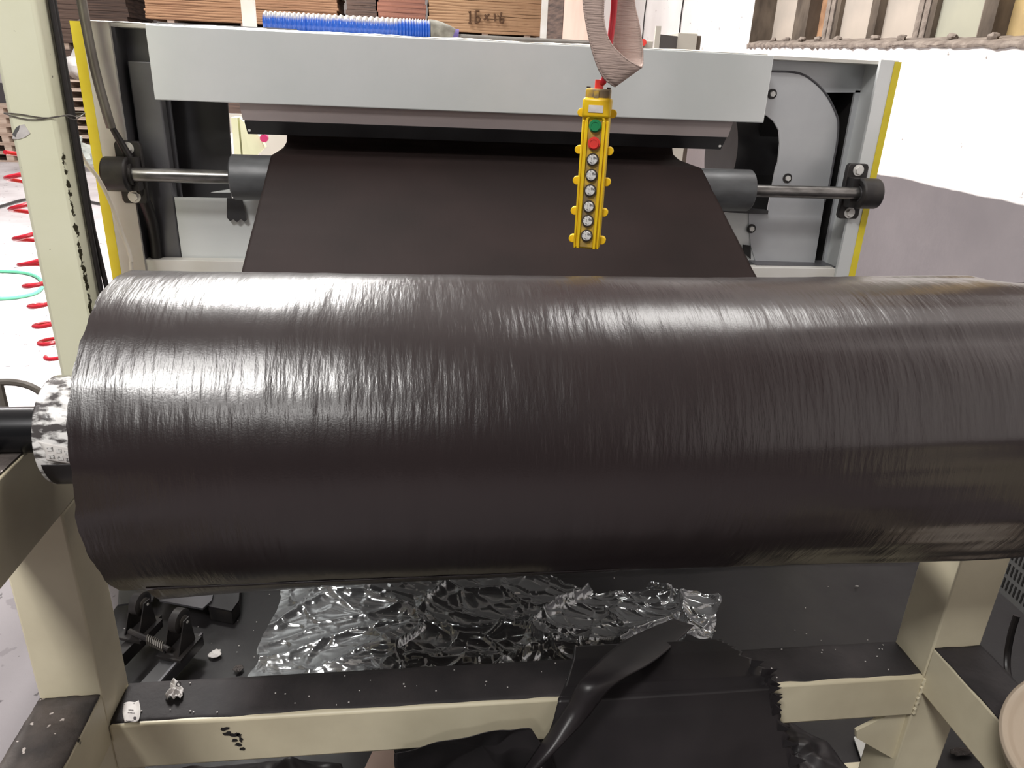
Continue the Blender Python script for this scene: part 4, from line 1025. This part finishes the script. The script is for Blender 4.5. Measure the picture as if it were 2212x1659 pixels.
# ================================================================== black film scraps draped over the beam
prof2 = [(1.30, .03), (1.20, ZB - .05), (1.135, ZB + .010), (1.10, ZB + .012), (1.03, ZB + .012), (1.006, ZB + .004), (.995, ZB - .03), (.965, ZB - .12), (.92, ZB - .24), (.86, ZB - .37), (.80, .012)]
Lp = [PZ(1290, 1345, .0)] * 0
xl_ = [.36, .33, .30, .29, .26, .245, .235, .20, .15, .12, .10]
xr_ = [.52, .56, .60, .625, .655, .66, .665, .70, .735, .74, .70]
def pat(arr, t):
    t *= len(arr) - 1; i = min(len(arr) - 2, int(t)); t -= i; a, c_ = arr[i], arr[i + 1]
    return a * (1 - t) + c_ * t if not isinstance(a, tuple) else tuple(p * (1 - t) + r * t for p, r in zip(a, c_))
def drape(u, v):
    y, z = pat(prof2, v); xa2, xb2 = pat(xl_, v), pat(xr_, v)
    jag = .016 * noise.noise((v * 55, 3, 1)) + .010 * abs(noise.noise((v * 24, 9, 1)))
    x = xa2 + (xb2 - xa2 + jag * 1.2) * u
    off = .006 * noise.noise((x * 4, v * 5, 8)) * (1 if v > .48 or v < .2 else .3) * (1 + 2 * max(0, v - .5))
    return (x, y - off - (.004 if v > .5 else 0), z + abs(off) * .5)
one('black_film_drape', B().grid(drape, 60, 220), 'blackfilm', 'black film sheet draped over the cross beam, torn ragged right edge', 'film', solid=.0008, angle=60)
# jagged torn strips at its right edge
random.seed(5)
b = B()
for k in range(16):
    t = .36 + .035 * k; y, z = pat(prof2, t); x = pat(xr_, t) - .012
    l = random.uniform(.008, .024); dz = random.uniform(.008, .02)
    b.add([(x, y - .004, z + dz), (x, y - .004, z - dz), (x + l, y - .018, z + dz * .6 + random.uniform(.0, .02))], [(0, 1, 2)])
o = one('torn_film_fringe', b, 'blackfilm', 'ragged torn black film shreds along the drape right edge', 'film', solid=.0006, smooth=False); o['kind'] = 'stuff'
# diagonal folded strip
sA = [(1455, 1338, 1.30), (1350, 1385, 1.10), (1262, 1462, .965), (1222, 1530, .95), (1160, 1620, .92), (1120, 1680, .90)]
sB = [(1500, 1352, 1.28), (1420, 1425, 1.05), (1330, 1480, .955), (1262, 1560, .935), (1200, 1625, .90), (1140, 1690, .89)]
ka = spline([PY(*p) for p in sA], 10); kb = spline([PY(*p) for p in sB], 10); nk = len(ka) - 1
def stf(u, v):
    i = int(round(u * nk)); p = ka[i].lerp(kb[i], v); d = .012 * math.sin(v * PI) ; return p + Vector((-.3 * d, -d, d * .6 + .002))
one('folded_film_strip', B().grid(stf, nk, 12), 'blackfilm', 'folded black film strip running diagonally across the beam front', 'film', solid=.001, angle=60)
# dark film heap under the beam
def heap(name, px_, seed, label, hz=.16, zf_=.02):
    P3 = [PZ(u, v, zz_) for u, v, zz_ in px_]; c_ = sum(P3, Vector()) / len(P3); c_.z = hz
    def f(a, c2):
        p = poly_at(P3 + [P3[0]], c2); q_ = c_.lerp(p, a); k = 1 - a * a
        z = p.z * a + c_.z * (1 - a) + .05 * k * abs(noise.noise((q_.x * 7, q_.y * 7, seed))) + .02 * noise.noise((q_.x * 20, q_.y * 20, seed)) * (.3 + k)
        return (q_.x + .01 * noise.noise((q_.x * 12, q_.y * 12, seed + 3)), q_.y, max(.007, z))
    return one(name, B().grid(f, 24, 90, True), 'blackfilm', label, 'film', solid=.001, angle=50)
heap('black_film_heap', [(850, 1628, .38), (960, 1600, .42), (1080, 1577, .43), (1150, 1574, .43), (1190, 1640, .36), (1220, 1760, .1), (1000, 1790, .02), (860, 1740, .02)], 2, 'crumpled black film heap bulging under the beam centre', .33)
heap('black_film_heap', [(330, 1668, .05), (480, 1655, .05), (640, 1640, .05), (740, 1650, .05), (790, 1760, .02), (400, 1790, .02)], 5, 'black film heap at the floor under the beam left half', .08)
heap('black_film_heap', [(1700, 1560, .02), (1790, 1600, .02), (1860, 1700, .02), (1740, 1780, .02), (1600, 1740, .02), (1600, 1600, .02)], 8, 'black film heap on the floor right of the draped sheet', .07)
# pale floor patch between heaps, laid as a thin flat piece
flat('pale_pink_sheet', [(805, 1625), (850, 1618), (868, 1700), (770, 1700)], .012, 'board', 'pale pinkish floor patch laid as a thin sheet below the beam centre', 'board')
flat('white_board', [(1843, 1594), (1870, 1590), (1884, 1608), (1925, 1700), (1880, 1700)], .012, 'galv', 'torn whitish sheet scrap on the floor beside the gusset plate', 'scrap')
scrap(1165, 1662, .3, .006, 'tiny bright white scrap on the black film under the beam')
scrap(2075, 1625, .012, .02, 'pale debris flake on black floor right of the right stand leg', 'crust', 'debris', asp=1.5)
# small far post under beam right
bx0 = PZ(1880, 1590, .0)
one('cream_bracket', B().box(.80, .90, 1.30, 1.36, .008, .16), 'cream_grime', 'short cream steel block on the floor behind the gusset plate', 'block', bevel=.003)

# ================================================================== right side items
XV = 1.25
vb = thing('vented_cover', 'grey slotted metal cover at the right beside the stand arm', 'cover', (XV, 1.2, .0))
pz0 = PX(2090, 1212, XV); pz1 = PX(2212, 1333, XV)
yA, yB2 = pz1.y - .25, pz0.y; zV = (pz0.z + pz1.z) / 2
obj('side_panel', B().box(XV, XV + .004, yA, yB2, zV, zV + .32), 'ventgrey', vb, smooth=False)
obj('top_panel', B().box(XV, XV + .5, yA, yB2, zV + .32, zV + .324), 'ventgrey', vb, smooth=False)
obj('end_panel', B().box(XV, XV + .5, yB2, yB2 + .004, zV, zV + .324), 'ventgrey', vb, smooth=False)
obj('stand_leg', B().box(XV + .3, XV + .36, 1.1, 1.2, .008, zV + .32), 'black_steel', vb, smooth=False)
random.seed(9)
sl_ = B()
for r_ in range(8):
    for k in range(46):
        y = yB2 - .012 - k * .0105 - (.012 if (k // 7) % 2 else 0) * 0
        if k % 9 == 8: continue
        z = zV + .014 + r_ * .036
        sl_.box(XV - .0006, XV + .0, y - .0022, y + .0022, z, z + .026)
o = obj('vent_slots', sl_, 'ventdark', vb, smooth=False); o['kind'] = 'stuff'
# cable on the right
cb2 = [PY(2196, 1330, 1.25), PY(2184, 1370, 1.24), PY(2176, 1420, 1.22), PY(2178, 1460, 1.18), PY(2190, 1485, 1.12), PY(2230, 1500, 1.1)]
one('black_cable', B().tube(spline(cb2, 8), .0075, 10), 'blackcable', 'black cable hanging below the slotted cover at right', 'cable')
# beige basin lying against the rail
bc = PZ(2345, 1600, .56); nrm = (Vector((0, 0, H)) - bc).normalized() * .75 + Vector((-.1, .15, .45)); nrm.normalize()
bs = thing('plastic_stool', 'beige plastic round stool seat with raised rim at the right edge', 'stool', tuple(bc))
u_ = nrm.orthogonal().normalized(); v_ = nrm.cross(u_)
def dish(a, c2):
    th = 2 * PI * c2; pr = [(0, -.016), (.08, -.016), (.092, -.010), (.100, .0), (.106, .003), (.111, 0), (.113, -.02), (.113, -.05)]
    r_, h_ = pat(pr, a); return bc + (u_ * math.cos(th) + v_ * math.sin(th)) * r_ * 1.0 + nrm * h_
obj('seat', B().grid(dish, 28, 64, True), 'beige', bs, angle=60)
for k in range(3):
    a = 2 * PI * k / 3; p0 = bc + (u_ * math.cos(a) + v_ * math.sin(a)) * .09 - nrm * .045
    obj('leg', B().cyl(p0, p0 + Vector((.12, .05, 0)) + Vector((0, 0, -(p0.z - .0))), .014, 10), 'beige', bs)
print('objects', len(bpy.data.objects))
